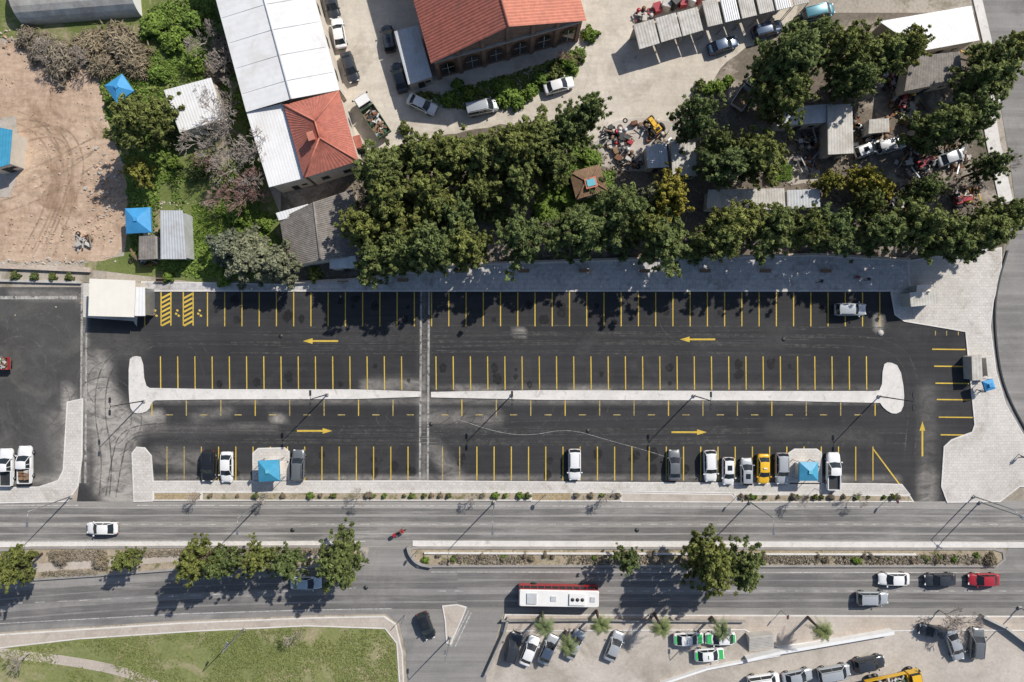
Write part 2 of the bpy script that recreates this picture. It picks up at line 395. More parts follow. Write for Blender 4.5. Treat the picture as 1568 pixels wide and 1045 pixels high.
for i in range(70):
    v0,v1=ro.choice(((455,492),(552,590),(690,728))); k=ro.randrange(40)
    u=333+26.38*k if v0==455 else (259+26.35*k)
    if u>1330: continue
    c=P(u+ro.uniform(-4,4),ro.uniform(v0,v1)); R_=ro.uniform(.3,.9); n=12
    b.prism([(c[0]+R_*math.cos(t*2*math.pi/n)*ro.uniform(.6,1),c[1]+R_*1.2*math.sin(t*2*math.pi/n)*ro.uniform(.6,1)) for t in range(n)],.0535+i*.00001,.0535+i*.00001,M['oil'])
b.obj('oil_stains')

# paving / kerbs
slab('stone_walkway',[(212,446),(218,432),(440,436),(560,428),(700,407),(960,399),(1250,392),(1390,400),(1392,446),(1362,446)],.15,M['cobble'],M['kerb'])
slab('plaza_paving',[(1392.5,446),(1390.5,400),(1500,384),(1532,380),(1532,420),(1520,460),(1515,500),(1524,570),(1539,620),(1567,668),(1650,720),(1650,745),(1560,745),(1530,768),(1450,769),(1441,745),(1445,684),(1456,674),(1488,662),(1492,650),(1478,508),(1450,503),(1384,492),(1370,482),(1364,447)],.154,M['pave'],M['kerb'])
slab('divider_island',chaikin([(199,552),(206,546),(218,548),(221,590),(232,597),(644,597.5),(644,610),(240,611),(232,616),(228,628),(214,633),(203,630),(199,610)],1,True),.17,M['kerb'],M['kerb'])
slab('divider_island',chaikin([(661,598),(1335,600.5),(1350,598),(1352,560),(1360,555),(1376,562),(1383,600),(1381,628),(1368,634),(1354,626),(1345,613),(661,611)],1,True),.17,M['kerb'],M['kerb'])
slab('west_island',[(104,616),(127,611),(126,700),(120,745),(104,768),(0,770),(-300,772),(-300,752),(60,746),(90,736),(98,720)],.15,M['pave'],M['kerb'])
slab('bottom_walk',[(203,694),(210,685),(222,686),(232,698),(235,737),(642,736.5),(960,739),(1350,741),(1380,742),(1392,757),(1120,755),(950,752),(640,752),(235,752.5),(234,767),(206,768)],.15,M['pave'],M['kerb'],0,.16)
slab('planting_bed_gravel',[(236,754),(308,754),(308,766),(236,766)],.12,M['ochre'],M['kerb'])
slab('planting_bed',[(310,754),(812,754),(812,766),(310,766)],.12,M['soil'],M['kerb'])
slab('planting_bed_gravel',[(814,754),(876,754),(876,767),(814,767)],.12,M['ochre'],M['kerb'])
slab('planting_bed',[(878,754),(950,754),(950,767),(878,767)],.12,M['soil'],M['kerb'])
slab('road_side_walk',[(952,754.5),(1121,757.5),(1130,769),(952,768)],.12,M['pink'],M['kerb'])
slab('planting_bed',[(1124,757),(1392,759),(1398,768),(1132,769)],.12,M['soil'],M['kerb'])
slab('kiosk_island',[(388,694),(396,687),(436,686),(443,692),(443,738),(388,738)],.16,M['pave'],M['kerb'])
slab('kiosk_island',[(1207,694),(1216,688),(1250,688),(1257,693),(1257,743),(1207,743)],.16,M['pave'],M['kerb'])
slab('kiosk_forecourt',[(128,434),(236,434),(213,447),(210,500),(205,492),(150,488),(128,486)],.13,M['pave'])
slab('median_planting',[(-600,842),(0,842),(50,838),(540,836),(556,842),(562,852),(560,862),(545,866),(300,869),(150,880),(0,890),(-300,921),(-600,946)],.25,M['soil'],M['kerbdark'],0,.35,.12)
slab('median_planting',[(628,840),(640,838),(1520,840),(1534,844),(1536,856),(1524,866),(640,866),(632,858)],.25,M['soil'],M['kerbdark'],0,.35,.12)
slab('median_walk',[(-600,852),(40,864),(280,850),(545,848),(545,853),(285,858),(150,869),(0,880),(-600,930)],.27,M['pink'])
b=MB()
b.ribbon(plan([(-300,834),(60,834),(545,833)]),.75,0,.16,M['kerb']); b.ribbon(plan([(632,832),(1520,834.5),(1900,835)]),.8,0,.16,M['kerb'])
b.ribbon(plan([(650,846),(1400,848)]),.25,.2,.5,M['kerb']); b.ribbon(plan(chaikin([(625,836),(628,848),(640,862),(662,866)],2)),.3,0,.8,M['kerbdark'])
b.obj('median_wall')
slab('south_sidewalk',[(-600,1048),(-300,1006),(0,972),(280,954),(480,946),(588,944),(606,956),(616,1000),(632,1400),(618,1400),(612,1045),(608,985),(590,962),(470,958),(300,966),(120,978),(0,992),(-600,1080)],.14,M['pink'],M['kerb'])
sheet('lawn',[(-300,1020),(30,990),(120,979),(300,967),(470,959),(588,963),(607,986),(611,1045),(617,1400),(-300,1400)],.06,M['lawn'])
b=MB(); b.ribbon(plan(chaikin([(-300,960),(0,1000),(110,1012),(200,1030),(260,1060),(400,1200)],2)),1.4,.06,.075,M['pink']); b.obj('footpath')
slab('traffic_island',[(678,928),(700,926),(714,930),(706,950),(690,986),(684,984),(682,950)],.14,M['pink'],M['kerb'])
slab('bus_stop_sidewalk',[(774,941),(1000,942),(2200,946),(2200,975),(1568,965),(1420,965),(1360,966),(1190,990),(1140,964),(768,966)],.14,M['pink'],M['kerb'])
sheet('south_parking_ground',[(768,958),(2200,958),(2200,1400),(722,1400),(745,1030)],.045,M['lotsouth'])
b=MB(); b.ribbon(plan([(1140,1006),(1190,994),(1362,964)]),.45,0,1.3,M['whiteroof']); b.ribbon(plan([(1010,1045),(1080,1022),(1192,1000)]),.3,0,.7,M['whiteroof']); b.obj('white_wall')
b=MB(); b.ribbon(plan([(1500,941),(1535,958),(1580,992)]),.35,0,1.0,M['concrete']); b.obj('low_wall')
b=MB(); b.ribbon(plan([(778,944),(772,968),(744,1030)]),.35,0,.9,M['kerbdark']); b.obj('low_wall')
b=MB(); b.ribbon(plan([(768,948),(900,947),(1140,949)]),.12,.14,.9,M['kerbdark']); b.obj('low_wall')
b=MB()
for i in range(9): b.box((*P(1160+i*.6,968+i*3.2),.9-i*.09),(3.6,.3,1.6-i*.18),M['concrete'],.1)
b.obj('stone_stairs')
b=MB(); b.ribbon(plan([(1478,-60),(1496,0),(1510,60),(1520,120),(1524,160)]),1.3,0,.16,M['kerb']); b.ribbon(plan([(1512,170),(1520,220),(1540,310)]),2.0,0,.16,M['kerb']); b.obj('east_sidewalk')
b=MB(); b.ribbon(plan(chaikin([(1542,384),(1528,430),(1521,480),(1528,560),(1543,610),(1575,668)],2)),.22,0,.22,M['darkmetal']); b.obj('kerb_rail')
b=MB(); b.ribbon(plan([(-300,408),(0,408),(140,414)]),.7,0,.5,M['stone']); b.ribbon(plan([(-300,427),(0,430),(126,433)]),.35,0,.4,M['concrete']); b.obj('stone_wall')
b=MB(); b.ribbon(plan([(440,434),(560,427),(700,405),(960,397),(1250,390),(1390,398)]),.3,0,.7,M['stone']);b.obj('stone_wall')
b=MB()
b.ribbon(plan([(645,447),(643,736)]),.30,.054,.062,M['drain']); b.ribbon(plan([(657,447),(655,736)]),.30,.054,.062,M['drain'])
for x0,x1 in ((126,122),(133,130)): b.ribbon(plan([(x0,434),(x1+1,740)]),.28,.054,.062,M['drain'])
b.ribbon(plan([(0,456),(118,456)]),.5,.05,.058,M['drain'])
b.obj('drain_channel')

# ------------------------------------------------------------ markings
b=MB(); Y=M['yellow']; YF=M['yellowf']
def ln(p,q,w=.15,m=None,zz=.066): b.ribbon(plan([p,q]),w,zz,zz,m or Y)
for k in range(40):
    x=318+26.38*k
    if abs(x-648)<7: continue
    ln((x,448),(x,500))
for x in (222,247,262,281,296): ln((x,446),(x,499),.17)
for xa,xb in ((248,261),(282,295)):
    for yy in range(450,496,7): ln((xa,yy+7),(xb,yy),.28,zz=.07)
for x in (238,272,306):
    for dx,dy,l in ((0,-5,3),(-2,0,3),(2,3,3)): ln((x+dx-l/2,480+dy),(x+dx+l/2,480+dy+1.5),.28)
for k in range(42):
    x=246+26.35*k
    if abs(x-648)<8: continue
    ln((x,546),(x+.5,597))
for k in range(22):
    x=233+52.7*k
    if abs(x-652)>8: ln((x,612),(x,637),.15,YF if k%3 else Y)
    if k<21: ln((x+21,635.5),(x+32,635.5),.15,YF)
for k in range(42):
    x=256+26.35*k
    if abs(x-650)<8: continue
    ln((x,684),(x,736),.15,YF if x<310 or 650<x<720 else Y)
ln((1337,688),(1398,770),.19)
for i,(xa,xb,yy) in enumerate(((1427,1478,535),(1430,1480,561),(1432,1483,587),(1434,1486,612),(1437,1489,639),(1440,1491,666))): ln((xa,yy),(xb,yy+.5),.18)
for x in (1432,1449,1467): ln((x,507),(x,514),.12,YF)
def arrow(u,v,ang,L=54):
    c=Vector((*P(u,v),0)); R=Matrix.Rotation(math.radians(ang),3,'Z'); l=L/S/2
    pts=[(-l,-.13),(l*.45,-.13),(l*.45,-.42),(l,0),(l*.45,.42),(l*.45,.13),(-l,.13)]
    b.prism([tuple((R@Vector((*p,0))+c).xy) for p in pts],.068,.068,Y)
arrow(491,522.5,180);arrow(482,660,0);arrow(1068,520,180);arrow(1055,662,0);arrow(1412,672,90)
b.obj('parking_lines')
b=MB()
def wl(pts,w=.12): b.ribbon(plan(pts),w,.05,.05,M['white_l'])
for x in range(-280,1900,26): wl([(x,803),(x+13,803)],.10)
wl([(-600,774),(120,774)]); wl([(210,774),(1380,776)]); wl([(-600,829),(560,829)]); wl([(640,829),(1520,831)])
for x in range(670,1900,26): wl([(x,905),(x+13,905.3)],.10)
wl([(660,876),(1500,877)]); wl([(0,955),(280,940),(480,934),(600,932)])
for i in range(16): x=20+i*34; wl([(x,925-x*.045),(x+15,925-(x+15)*.045)],.1)
for p in ([(718,935),(690,990)],[(722,937),(697,990)]): wl(p,.14)
b.obj('road_markings')
b=MB(); rr=random.Random(3)
def trk(pts,mat,gap=1.5,w=.2,zz=.058):
    pl=[Vector(p) for p in plan(chaikin(pts,3))]
    for s_ in (-1,1):
        q=[]
        for i,p in enumerate(pl):
            t=(pl[min(i+1,len(pl)-1)]-pl[max(i-1,0)]).normalized(); q.append((p.x-t.y*gap/2*s_,p.y+t.x*gap/2*s_))
        b.ribbon(q,w,zz,zz,mat)
for i in range(6):
    yo=rr.uniform(510,537); trk([(rr.uniform(220,500),yo),(600,yo+rr.uniform(-8,8)),(900,yo+rr.uniform(-8,8)),(rr.uniform(1000,1380),yo+rr.uniform(-5,5))],M['tyre_m'],zz=.0555+i*.0005)
for i in range(7):
    yo=rr.uniform(648,676); trk([(rr.uniform(220,400),yo),(600,yo+rr.uniform(-8,8)),(900,yo+rr.uniform(-8,8)),(rr.uniform(1000,1400),yo+rr.uniform(-8,8))],M['tyre_m'],zz=.059+i*.0004)
for i in range(14):
    x=rr.uniform(250,1320); yy=rr.choice([522,662]); dx=rr.uniform(40,90)*rr.choice([-1,1]); end=rr.choice([470,580]) if yy==522 else rr.choice([710,625])
    trk([(x,yy),(x+dx*.6,yy),(x+dx,(yy+end)/2),(x+dx+8,end)],M['tyre_m'],w=.14,zz=.0625+i*.0002)
M['tyre_w']=worn_paint('tyre_dust_trace',(.15,.146,.14),.47,1.2)
for (cx,cy,r) in ((45,500,26),(70,520,30),(30,560,34),(165,590,40),(160,640,50),(60,620,40)):
    a0=rr.uniform(0,6); trk([(cx+r*math.cos(a0+k*.35),cy+r*1.1*math.sin(a0+k*.35)) for k in range(12)],M['tyre_w'],w=.18,zz=.056+.0004*r/10)
trk([(1392,700),(1400,620),(1395,560),(1360,525),(1250,520)],M['tyre_m'],zz=.0565)
trk([(160,760),(165,700),(150,620),(165,550),(230,525)],M['tyre_m'],zz=.0567)
trk([(170,760),(180,700),(190,665),(240,655),(330,660)],M['tyre_m'],zz=.0569)
b.ribbon(plan(chaikin([(700,642),(760,662),(810,668),(870,656),(930,674),(990,690),(1020,700)],3)),.045,.0652,.0652,M['white_l'])
b.obj('tyre_marks')
M['rut']=worn_paint('rut_soil',(.33,.235,.168),.47,.9,.3,None,.8)
b=MB()
for i in range(3): 
    o=i*16; trk([(40+o,392),(75+o*.7,330),(95+o,250),(60+o,190),(-20,165+o*2)],M['rut'],1.7,.28,.03+i*.001)
for i in range(2): trk([(-40,330-i*32),(60,300-i*35),(150,240-i*22)],M['rut'],1.7,.28,.038+i*.001)
b.obj('wheel_ruts')

# ------------------------------------------------------------ vehicles
def car_mesh(kind,col):
    b=MB(); pm=PAINT[col]; roofm=pm
    D={'sedan':(4.5,1.78,1.45),'hatch':(4.0,1.72,1.48),'suv':(4.55,1.85,1.66),'van':(4.7,1.86,1.88),'pickup':(5.3,1.86,1.75),'taxi':(4.4,1.76,1.46)}[kind]
    L,Wd,Ht=D; hw=Wd/2
    belt={'sedan':.93,'hatch':.95,'suv':1.05,'van':1.12,'pickup':1.05,'taxi':.93}[kind]
    hood={'sedan':.80,'hatch':.84,'suv':.96,'van':.98,'pickup':1.0,'taxi':.80}[kind]
    rear={'sedan':.92,'hatch':.93,'suv':1.03,'van':1.1,'pickup':.72,'taxi':.92}[kind]
    st=[(-.5,.78,rear-.18,.42),(-.488,.90,rear-.05,.30),(-.45,.96,rear,.24),(-.33,1,rear+.01,.20),(-.16,1,belt,.19),(.1,1,belt,.19),(.24,1,belt-.02,.2),(.36,.98,hood,.22),(.44,.93,hood-.06,.25),(.485,.82,hood-.16,.32),(.5,.62,hood-.26,.42)]
    if kind=='pickup': st=[(-.5,.95,.70,.42),(-.33,1,.72,.25),(-.12,1,.72,.22),(-.10,1,belt,.22),(.1,1,belt,.2),(.24,1,belt,.22),(.36,.98,hood,.24),(.45,.93,hood-.08,.28),(.5,.72,hood-.22,.42)]
    vs=[];fs=[];n=11
    for t,w,zt,zb in st:
        h=hw*w; x=t*L
        half=[(h*.90,zb),(h,zb+.22*(zt-zb)),(h*1.0,zb+.7*(zt-zb)),(h*.93,zt-.02),(h*.6,zt+.025)]
        ring=[(x,-a,c) for a,c in half]+[(x,0,zt+.035)]+[(x,a,c) for a,c in half[::-1]]
        vs+=ring
    for i in range(len(st)-1):
        for k in range(n-1): a=i*n+k; fs.append((a,a+n,a+n+1,a+1))
        fs.append((i*n+n-1,(i+1)*n+n-1,(i+1)*n,i*n))
    fs.append(tuple(range(n))); fs.append(tuple((len(st)-1)*n+k for k in range(n))[::-1])
    b.add(vs,fs,pm,True)
    xr0,xr1,xf1,xf0={'sedan':(-.40,-.24,.07,.25),'taxi':(-.40,-.24,.07,.25),'hatch':(-.475,-.38,.06,.26),'suv':(-.475,-.40,.07,.23),'van':(-.485,-.455,.17,.33),'pickup':(-.10,-.07,.10,.24)}[kind]
    zb=belt-.03 if kind!='pickup' else belt-.02; zr=Ht-.05; wb=hw*.91; wr=hw*.74
    if kind in('van','suv'): wr=hw*.80
    def ring(x0,x1,w,z,bow): return [(x0*L,-w,z),(x0*L-bow,0,z),(x0*L,w,z),(x1*L,w,z),(x1*L+bow,0,z),(x1*L,-w,z)]
    B=ring(xr0,xf0,wb,zb,.10); B[4]=(B[4][0],0,zb+.02); R=ring(xr1,xf1,wr,zr,.05)
    b.add(B+R,[(k,(k+1)%6,6+(k+1)%6,6+k) for k in range(6)],M['cglass'],False)
    R2=ring(xr1-.012,xf1+.012,wr+.03,zr-.005,.06); R3=ring(xr1+.04,xf1-.035,wr*.78,Ht,.05)
    b.add(R2+R3,[(k,(k+1)%6,6+(k+1)%6,6+k) for k in range(6)]+[(6,7,8,9,10,11)],roofm,True)
    for a,c in ((0,0),(2,2),(3,3),(5,5)): b.tube([B[a],R[c]],.045,5,pm,False)
    xm=(xr1*.45+xf1*.55)*L
    for s_ in (-1,1):
        b.tube([(xm,s_*(wb+.005),zb),(xm-.03,s_*(wr+.015),zr)],.045,4,pm,False)
        b.box((.245*L if kind!='van' else .31*L,s_*(hw+.10),belt+.06),(.16,.2,.13),pm)
        b.box((.475*L,s_*hw*.62,hood-.17),(.18,.34,.12),M['light'],s_*-.35)
        b.box((-.485*L,s_*hw*.76,rear-.16),(.12,.26,.16),M['tail'])
    b.box((.49*L,0,.45),(.14,Wd*.72,.16),M['darkmetal']); b.box((-.497*L,0,.45),(.08,Wd*.8,.16),M['darkmetal'])
    b.box((.497*L,0,hood-.27),(.05,.8,.12),M['darkmetal'])
    for x in (-.31,.31):
        for s_ in (-1,1):
            y=s_*(hw-.09); b.tube([(x*L,y-.11,.32),(x*L,y+.11,.32)],.32,16,M['rubber'])
            b.tube([(x*L,y+s_*.09,.32),(x*L,y+s_*.125,.32)],.19,10,M['metal'])
    if kind=='pickup':
        x0,x1=-.495*L,-.105*L; xc=(x0+x1)/2; l=x1-x0
        b.box((xc,-hw+.06,.9),(l,.1,.42),pm); b.box((xc,hw-.06,.9),(l,.1,.42),pm); b.box((x0,0,.9),(.08,Wd-.22,.42),pm); b.box((xc,0,.77),(l-.1,Wd-.26,.05),M['darkmetal'])
    if kind=='taxi': b.box((-.05*L,0,Ht+.07),(.18,.5,.14),M['light'])
    if kind in('suv','van'):
        for s_ in(-1,1): b.tube([((xr1+.03)*L,s_*wr*.9,Ht+.04),((xf1-.03)*L,s_*wr*.9,Ht+.04)],.022,5,M['darkmetal'])
    if kind=='hatch': b.box((-.14*L,0,Ht+.004),(.75,.7,.02),M['cglass'])
    b.box((xf0*L+.12,0,hood+.045 if kind!='sedan' else hood+.07),(.03,Wd*.7,.012),M['darkmetal'])
    return b.mesh('car')
cm={}
def car(kind,col,u,v,ang,name='parked_car',sc=1.0):
    if (kind,col) not in cm: cm[(kind,col)]=car_mesh(kind,col)
    x,y=P(u,v,1.0); return inst(cm[(kind,col)],name,(x,y,.05),math.radians(ang),(sc,sc,sc))
for c in [('suv','black',318,714,-92),('sedan','white',346,716,-90),('suv','grey',456,713,88),('suv','white',880,712,-90),('sedan','grey',1033,713,90),
 ('suv','white',1088,714,-88),('hatch','white',1116,722,-90),('hatch','silver',1144,723,90),('suv','silver',1198,718,-90),
 ('suv','silver',1303,474,0),('hatch','dark',594,58,100),('sedan','dark',611,118,104),('sedan','white',646,159,-25),('van','silver',738,164,12),
 ('sedan','white',856,130,16),('sedan','dark',507,4,-78),('sedan','white',518,50,100),('sedan','dark',535,102,-72),('sedan','blue',1108,68,18),
 ('suv','blue',1176,44,16),('van','teal',1254,18,14),
 ('suv','dark',786,993,74),('sedan','white',811,998,68),('sedan','silver',840,996,66),('sedan','silver',880,988,64),('sedan','silver',941,991,68),
 ('van','white',1170,1044,8),('sedan','silver',1222,1038,12),('van','silver',1278,1031,10),('suv','dark',1332,1017,10),('hatch','dark',1430,968,170),
 ('sedan','silver',1464,990,-72),('suv','grey',1497,986,85),('hatch','white',1330,228,20),('suv','silver',1365,222,15),('sedan','silver',1460,240,20)]:
    car(*c)
car('taxi','yellow',1170,719,-90,'taxi_car')
for a in ((1055,980,2),(1104,979,182),(1087,1004,4)):
    o=car('taxi','white',*a,name='taxi_car')
    t=MB(); t.box((1.55,0,.855),(.85,1.35,.05),PAINT['green']); t.box((-1.9,0,.965),(.3,1.2,.03),PAINT['green']); q=t.obj('green_panel'); q.parent=o
for c in [('sedan','white',155,810,180),('sedan','pale',468,894,0),('hatch','black',652,960,-70),('sedan','white',1370,888,180),('suv','silver',1337,917,0),('sedan','dark',1441,889,182),('sedan','red',1508,889,180)]:
    car(*c,name='moving_car')
for c in [('pickup','white',1277,722,90),('pickup','white',8,716,90),('pickup','white',37,712,90)]: 
    o=car(*c,name='pickup_truck',sc=1.03)
t=MB()
for i in range(6): t.box((-1.9+(i%3)*.5,-.4+(i//3)*.75,1.0),(.42,.6,.4),random.choice([M['wood'],M['dirtyroof'],M['rust']]),random.uniform(-.3,.3))
q=t.obj('cargo'); q.parent=o
def lorry(name,u,v,ang,cab,bed,load=True,L=6.8,sc=1):
    b=MB(); r=random.Random(int(u))
    b.box((0,0,.75),(L,.9,.25),M['darkmetal'])
    cx=L/2-.85
    b.box((cx,0,1.35),(1.7,2.1,1.1),cab); b.box((cx-.1,0,2.15),(1.5,2.0,.6),M['cglass'],taper=.92); b.box((cx-.15,0,2.5),(1.35,1.9,.12),cab,taper=.95)
    b.box((cx+.86,0,.8),(.12,2.1,.35),M['darkmetal'])
    for s_ in (-1,1):
        b.box((cx+.7,s_*1.2,1.9),(.1,.25,.4),M['darkmetal']); b.box((cx+.86,s_*.8,1.05),(.06,.35,.2),M['light'])
    bl=L-2.0; bx=-L/2+bl/2
    b.box((bx,0,1.1),(bl,2.2,.12),M['wood'])
    for s_ in (-1,1): b.box((bx,s_*1.08,1.45),(bl,.08,.6),bed)
    b.box((-L/2+.04,0,1.45),(.08,2.08,.6),bed); b.box((-L/2+bl-.04,0,1.6),(.08,2.08,.9),bed)
    if load:
        for i in range(40): b.box((bx+r.uniform(-bl/2+.4,bl/2-.4),r.uniform(-.75,.75),1.3+r.uniform(0,.45)),(r.uniform(.2,1.1),r.uniform(.1,.5),r.uniform(.1,.4)),r.choice([M['rust'],M['wood'],M['dirtyroof'],M['rust'],M['concrete'],M['darkmetal'],M['greyroof'],M['dullgreen']]),r.uniform(0,3),r.uniform(-.4,.4))
    for x in (cx,-L/2+1.2,-L/2+2.0):
        for s_ in (-1,1): b.tube([(x,s_*.95-.14,.45),(x,s_*.95+.14,.45)],.45,16,M['rubber']); b.tube([(x,s_*1.08,.45),(x,s_*1.12,.45)],.2,8,M['metal'])
    x,y=P(u,v,1.5); o=b.obj(name,(x,y,.04),math.radians(ang)); o.scale=(sc,)*3; return o
lorry('loaded_truck',570,178,123,PAINT['white'],M['dullgreen'],True,6.6)
lorry('flatbed_truck',1142,143,57,PAINT['white'],M['greyroof'],False,5.4,.9)
lorry('yellow_truck',1368,1046,12,PAINT['yellow'],PAINT['yellow'],True,8)
lorry('small_truck',-8,557,180,PAINT['red'],PAINT['red'],True,4.6,.8)
def bus():
    b=MB(); L,W,Ht=11.6,2.5,3.0
    def rr(l,w,z,r=.25):
        out=[]
        for cx,cy,a0 in ((l/2-r,w/2-r,0),(-l/2+r,w/2-r,90),(-l/2+r,-w/2+r,180),(l/2-r,-w/2+r,270)):
            for k in range(5): a=math.radians(a0+k*22.5); out.append((cx+r*math.cos(a),cy+r*math.sin(a),z))
        return out
    lev=[(L,W,.35,'busred'),(L,W,1.25,'busred'),(L-.06,W-.04,1.3,'cglass'),(L-.16,W-.1,2.35,'cglass'),(L-.1,W-.06,2.4,'busred'),(L-.16,W-.1,2.75,'busred'),(L-.4,W-.3,2.95,'buswhite')]
    for i in range(len(lev)-1):
        a=rr(*lev[i][:3]); c=rr(*lev[i+1][:3]); n=len(a)
        mt=lev[i][3] if i not in(5,) else 'buswhite'
        b.add(a+c,[(k,(k+1)%n,n+(k+1)%n,n+k) for k in range(n)],M[mt],False)
    a=rr(L-.4,W-.3,2.95); b.add(a,[tuple(range(len(a)))],M['buswhite'])
    for x in range(-5,6): 
        for s_ in(-1,1): b.box((x*1.02,s_*(W/2-.03),1.82),(.1,.06,1.1),M['busred'])
    b.box((2.6,0,3.08),(2.3,1.6,.24),M['buswhite']); 
    for k in(-1,0,1): b.tube([(2.6+k*.7,0,3.19),(2.6+k*.7,0,3.23)],.27,12,M['darkmetal'])
    b.box((-3.9,0,3.04),(1.4,1.5,.18),M['greyroof']); b.box((-.8,0,3.0),(.8,.7,.12),M['greyroof']); b.box((4.8,0,3.0),(.7,.7,.12),M['greyroof'])
    b.box((-5.75,0,1.0),(.12,2.2,.4),M['darkmetal'])
    for x in(-3.6,3.4):
        for s_ in(-1,1): b.tube([(x,s_*1.1-.14,.48),(x,s_*1.1+.16,.48)],.48,16,M['rubber'])
    return b
x,y=P(856,917,2.9); bus().obj('city_bus',(x,y,.05),math.radians(-1))

# ------------------------------------------------------------ people
def person(name,shirt,trous,u,v,ang,swing=.25,sit=False,z0=.16):
    V=[];E=[];R=[]
    def a(p,r,par=None):
        V.append(p);R.append(r); i=len(V)-1
        if par is not None:E.append((par,i))
        return i
    pel=a((0,0,.95),.15); w=a((0,0,1.12),.125,pel); ch=a((.01,0,1.32),.155,w); nk=a((0,0,1.47),.065,ch); h1=a((.01,0,1.55),.075,nk); h2=a((.015,0,1.64),.098,h1); h3=a((.005,0,1.72),.07,h2)
    for s_ in(-1,1):
        sw=s_*swing
        hip=a((0,s_*.1,.88),.095,pel)
        if sit: kn=a((.42,s_*.22,.82),.065,hip); an=a((.30,s_*.24,.42),.045,kn); a((.46,s_*.24,.38),.04,an)
        else: kn=a((sw*.5+.03,s_*.1,.5),.062,hip); an=a((sw-.03,s_*.1,.09),.045,kn); a((sw+.15,s_*.11,.045),.038,an)
        sh=a((0,s_*.19,1.40),.062,ch)
        if sit: el=a((.2,s_*.28,1.18),.045,sh); wr=a((.45,s_*.28,1.12),.03,el); d=(.09,0,-.01)
        else: el=a((-sw*.3,s_*.25,1.13),.045,sh); wr=a((-sw*.7+.05,s_*.27,.88),.03,el); d=(.02,0,-.09)
        wx=V[wr]; pm=a((wx[0]+d[0]*.7,wx[1],wx[2]+d[2]*.7),.028,wr)
        for k in range(4):
            o=(k-1.5)*.02; l=(.8,.95,.9,.7)[k]
            f=a((wx[0]+d[0]*1.1+(o if not sit else 0),wx[1]+(o if sit else 0),wx[2]+d[2]*1.1),.009,pm)
            a((wx[0]+d[0]*(1.1+l)+(o if not sit else 0),wx[1]-s_*.012,wx[2]+d[2]*(1.1+l)),.008,f)
        t=a((wx[0]+.035,wx[1]-s_*.02,wx[2]+d[2]*.7),.009,pm); a((wx[0]+.05,wx[1]-s_*.03,wx[2]+d[2]*1.2),.008,t)
    me=bpy.data.meshes.new(name); me.from_pydata(V,E,[]); o=bpy.data.objects.new(name,me); link(o)
    m=o.modifiers.new('s','SKIN'); m.use_smooth_shade=True
    for i,sv in enumerate(me.skin_vertices[0].data): sv.radius=(R[i],R[i]*(1.25 if i in(0,1,2) else 1)); sv.use_root=(i==0)
    o.modifiers.new('d','SUBSURF').levels=1
    dg=bpy.context.evaluated_depsgraph_get(); me2=bpy.data.meshes.new_from_object(o.evaluated_get(dg))
    o.modifiers.clear(); o.data=me2
    for mt in (shirt,trous,M['skin'],M['hair'],M['rubber']): me2.materials.append(mt)
    for p in me2.polygons:
        c=p.center; p.use_smooth=True
        i=0
        if c.z>1.5: i=3 if (c.z>1.66 or c.x<-.01) else 2
        elif abs(c.y)>.21 and (c.z<.92 and not sit): i=2
        elif sit and c.x>.42 and c.z>.95: i=2
        elif c.z<.09: i=4
        elif c.z<.98: i=1
        p.material_index=i
    x,y=P(u,v,1); o.location=(x,y,z0); o.rotation_euler=(0,0,math.radians(ang)); return o
cl=[flat('cloth_dark',(.03,.03,.04)),flat('cloth_grey',(.15,.15,.16)),flat('cloth_red',(.25,.04,.04)),flat('cloth_white',(.6,.6,.58)),flat('cloth_navy',(.03,.045,.10))]
person('pedestrian',cl[0],cl[4],1257,431,180); person('pedestrian',cl[2],cl[0],1312,425,20,.1); person('pedestrian',cl[0],cl[1],1329,428,200,.1)
person('pedestrian',cl[3],cl[4],1503,600,90,.2); person('pedestrian',cl[4],cl[0],996,944,0,.2); person('pedestrian',cl[0],cl[0],1566,700,60,.2)
b=MB()
for x in(-.62,.62): b.tube([(x+.3*math.cos(t),0,.3+.3*math.sin(t)) for t in [k*math.pi/8 for k in range(17)]],.055,6,M['rubber'])
b.tube([(-.6,0,.3),(-.1,0,.45),(.3,0,.6),(.5,0,.9)],[.06,.16,.17,.09],8,PAINT['red']); b.tube([(.62,0,.3),(.42,0,1.0)],.03,6,M['metal'])
b.box((.55,0,.85),(.3,.5,.35),PAINT['red'],taper=.7)
b.tube([(.38,-.35,1.02),(.45,0,1.03),(.38,.35,1.02)],.02,6,M['darkmetal']); b.tube([(-.75,0,.82),(-.3,0,.80),(.0,0,.78)],[.1,.14,.1],8,M['rubber']); b.box((-.75,0,1.0),(.42,.46,.38),PAINT['red'])
x,y=P(613,814); mo=b.obj('motorcycle',(x,y,.04),math.radians(20))
r=person('motorcycle_rider',cl[2],cl[0],613,814,20,sit=True,z0=-.05)

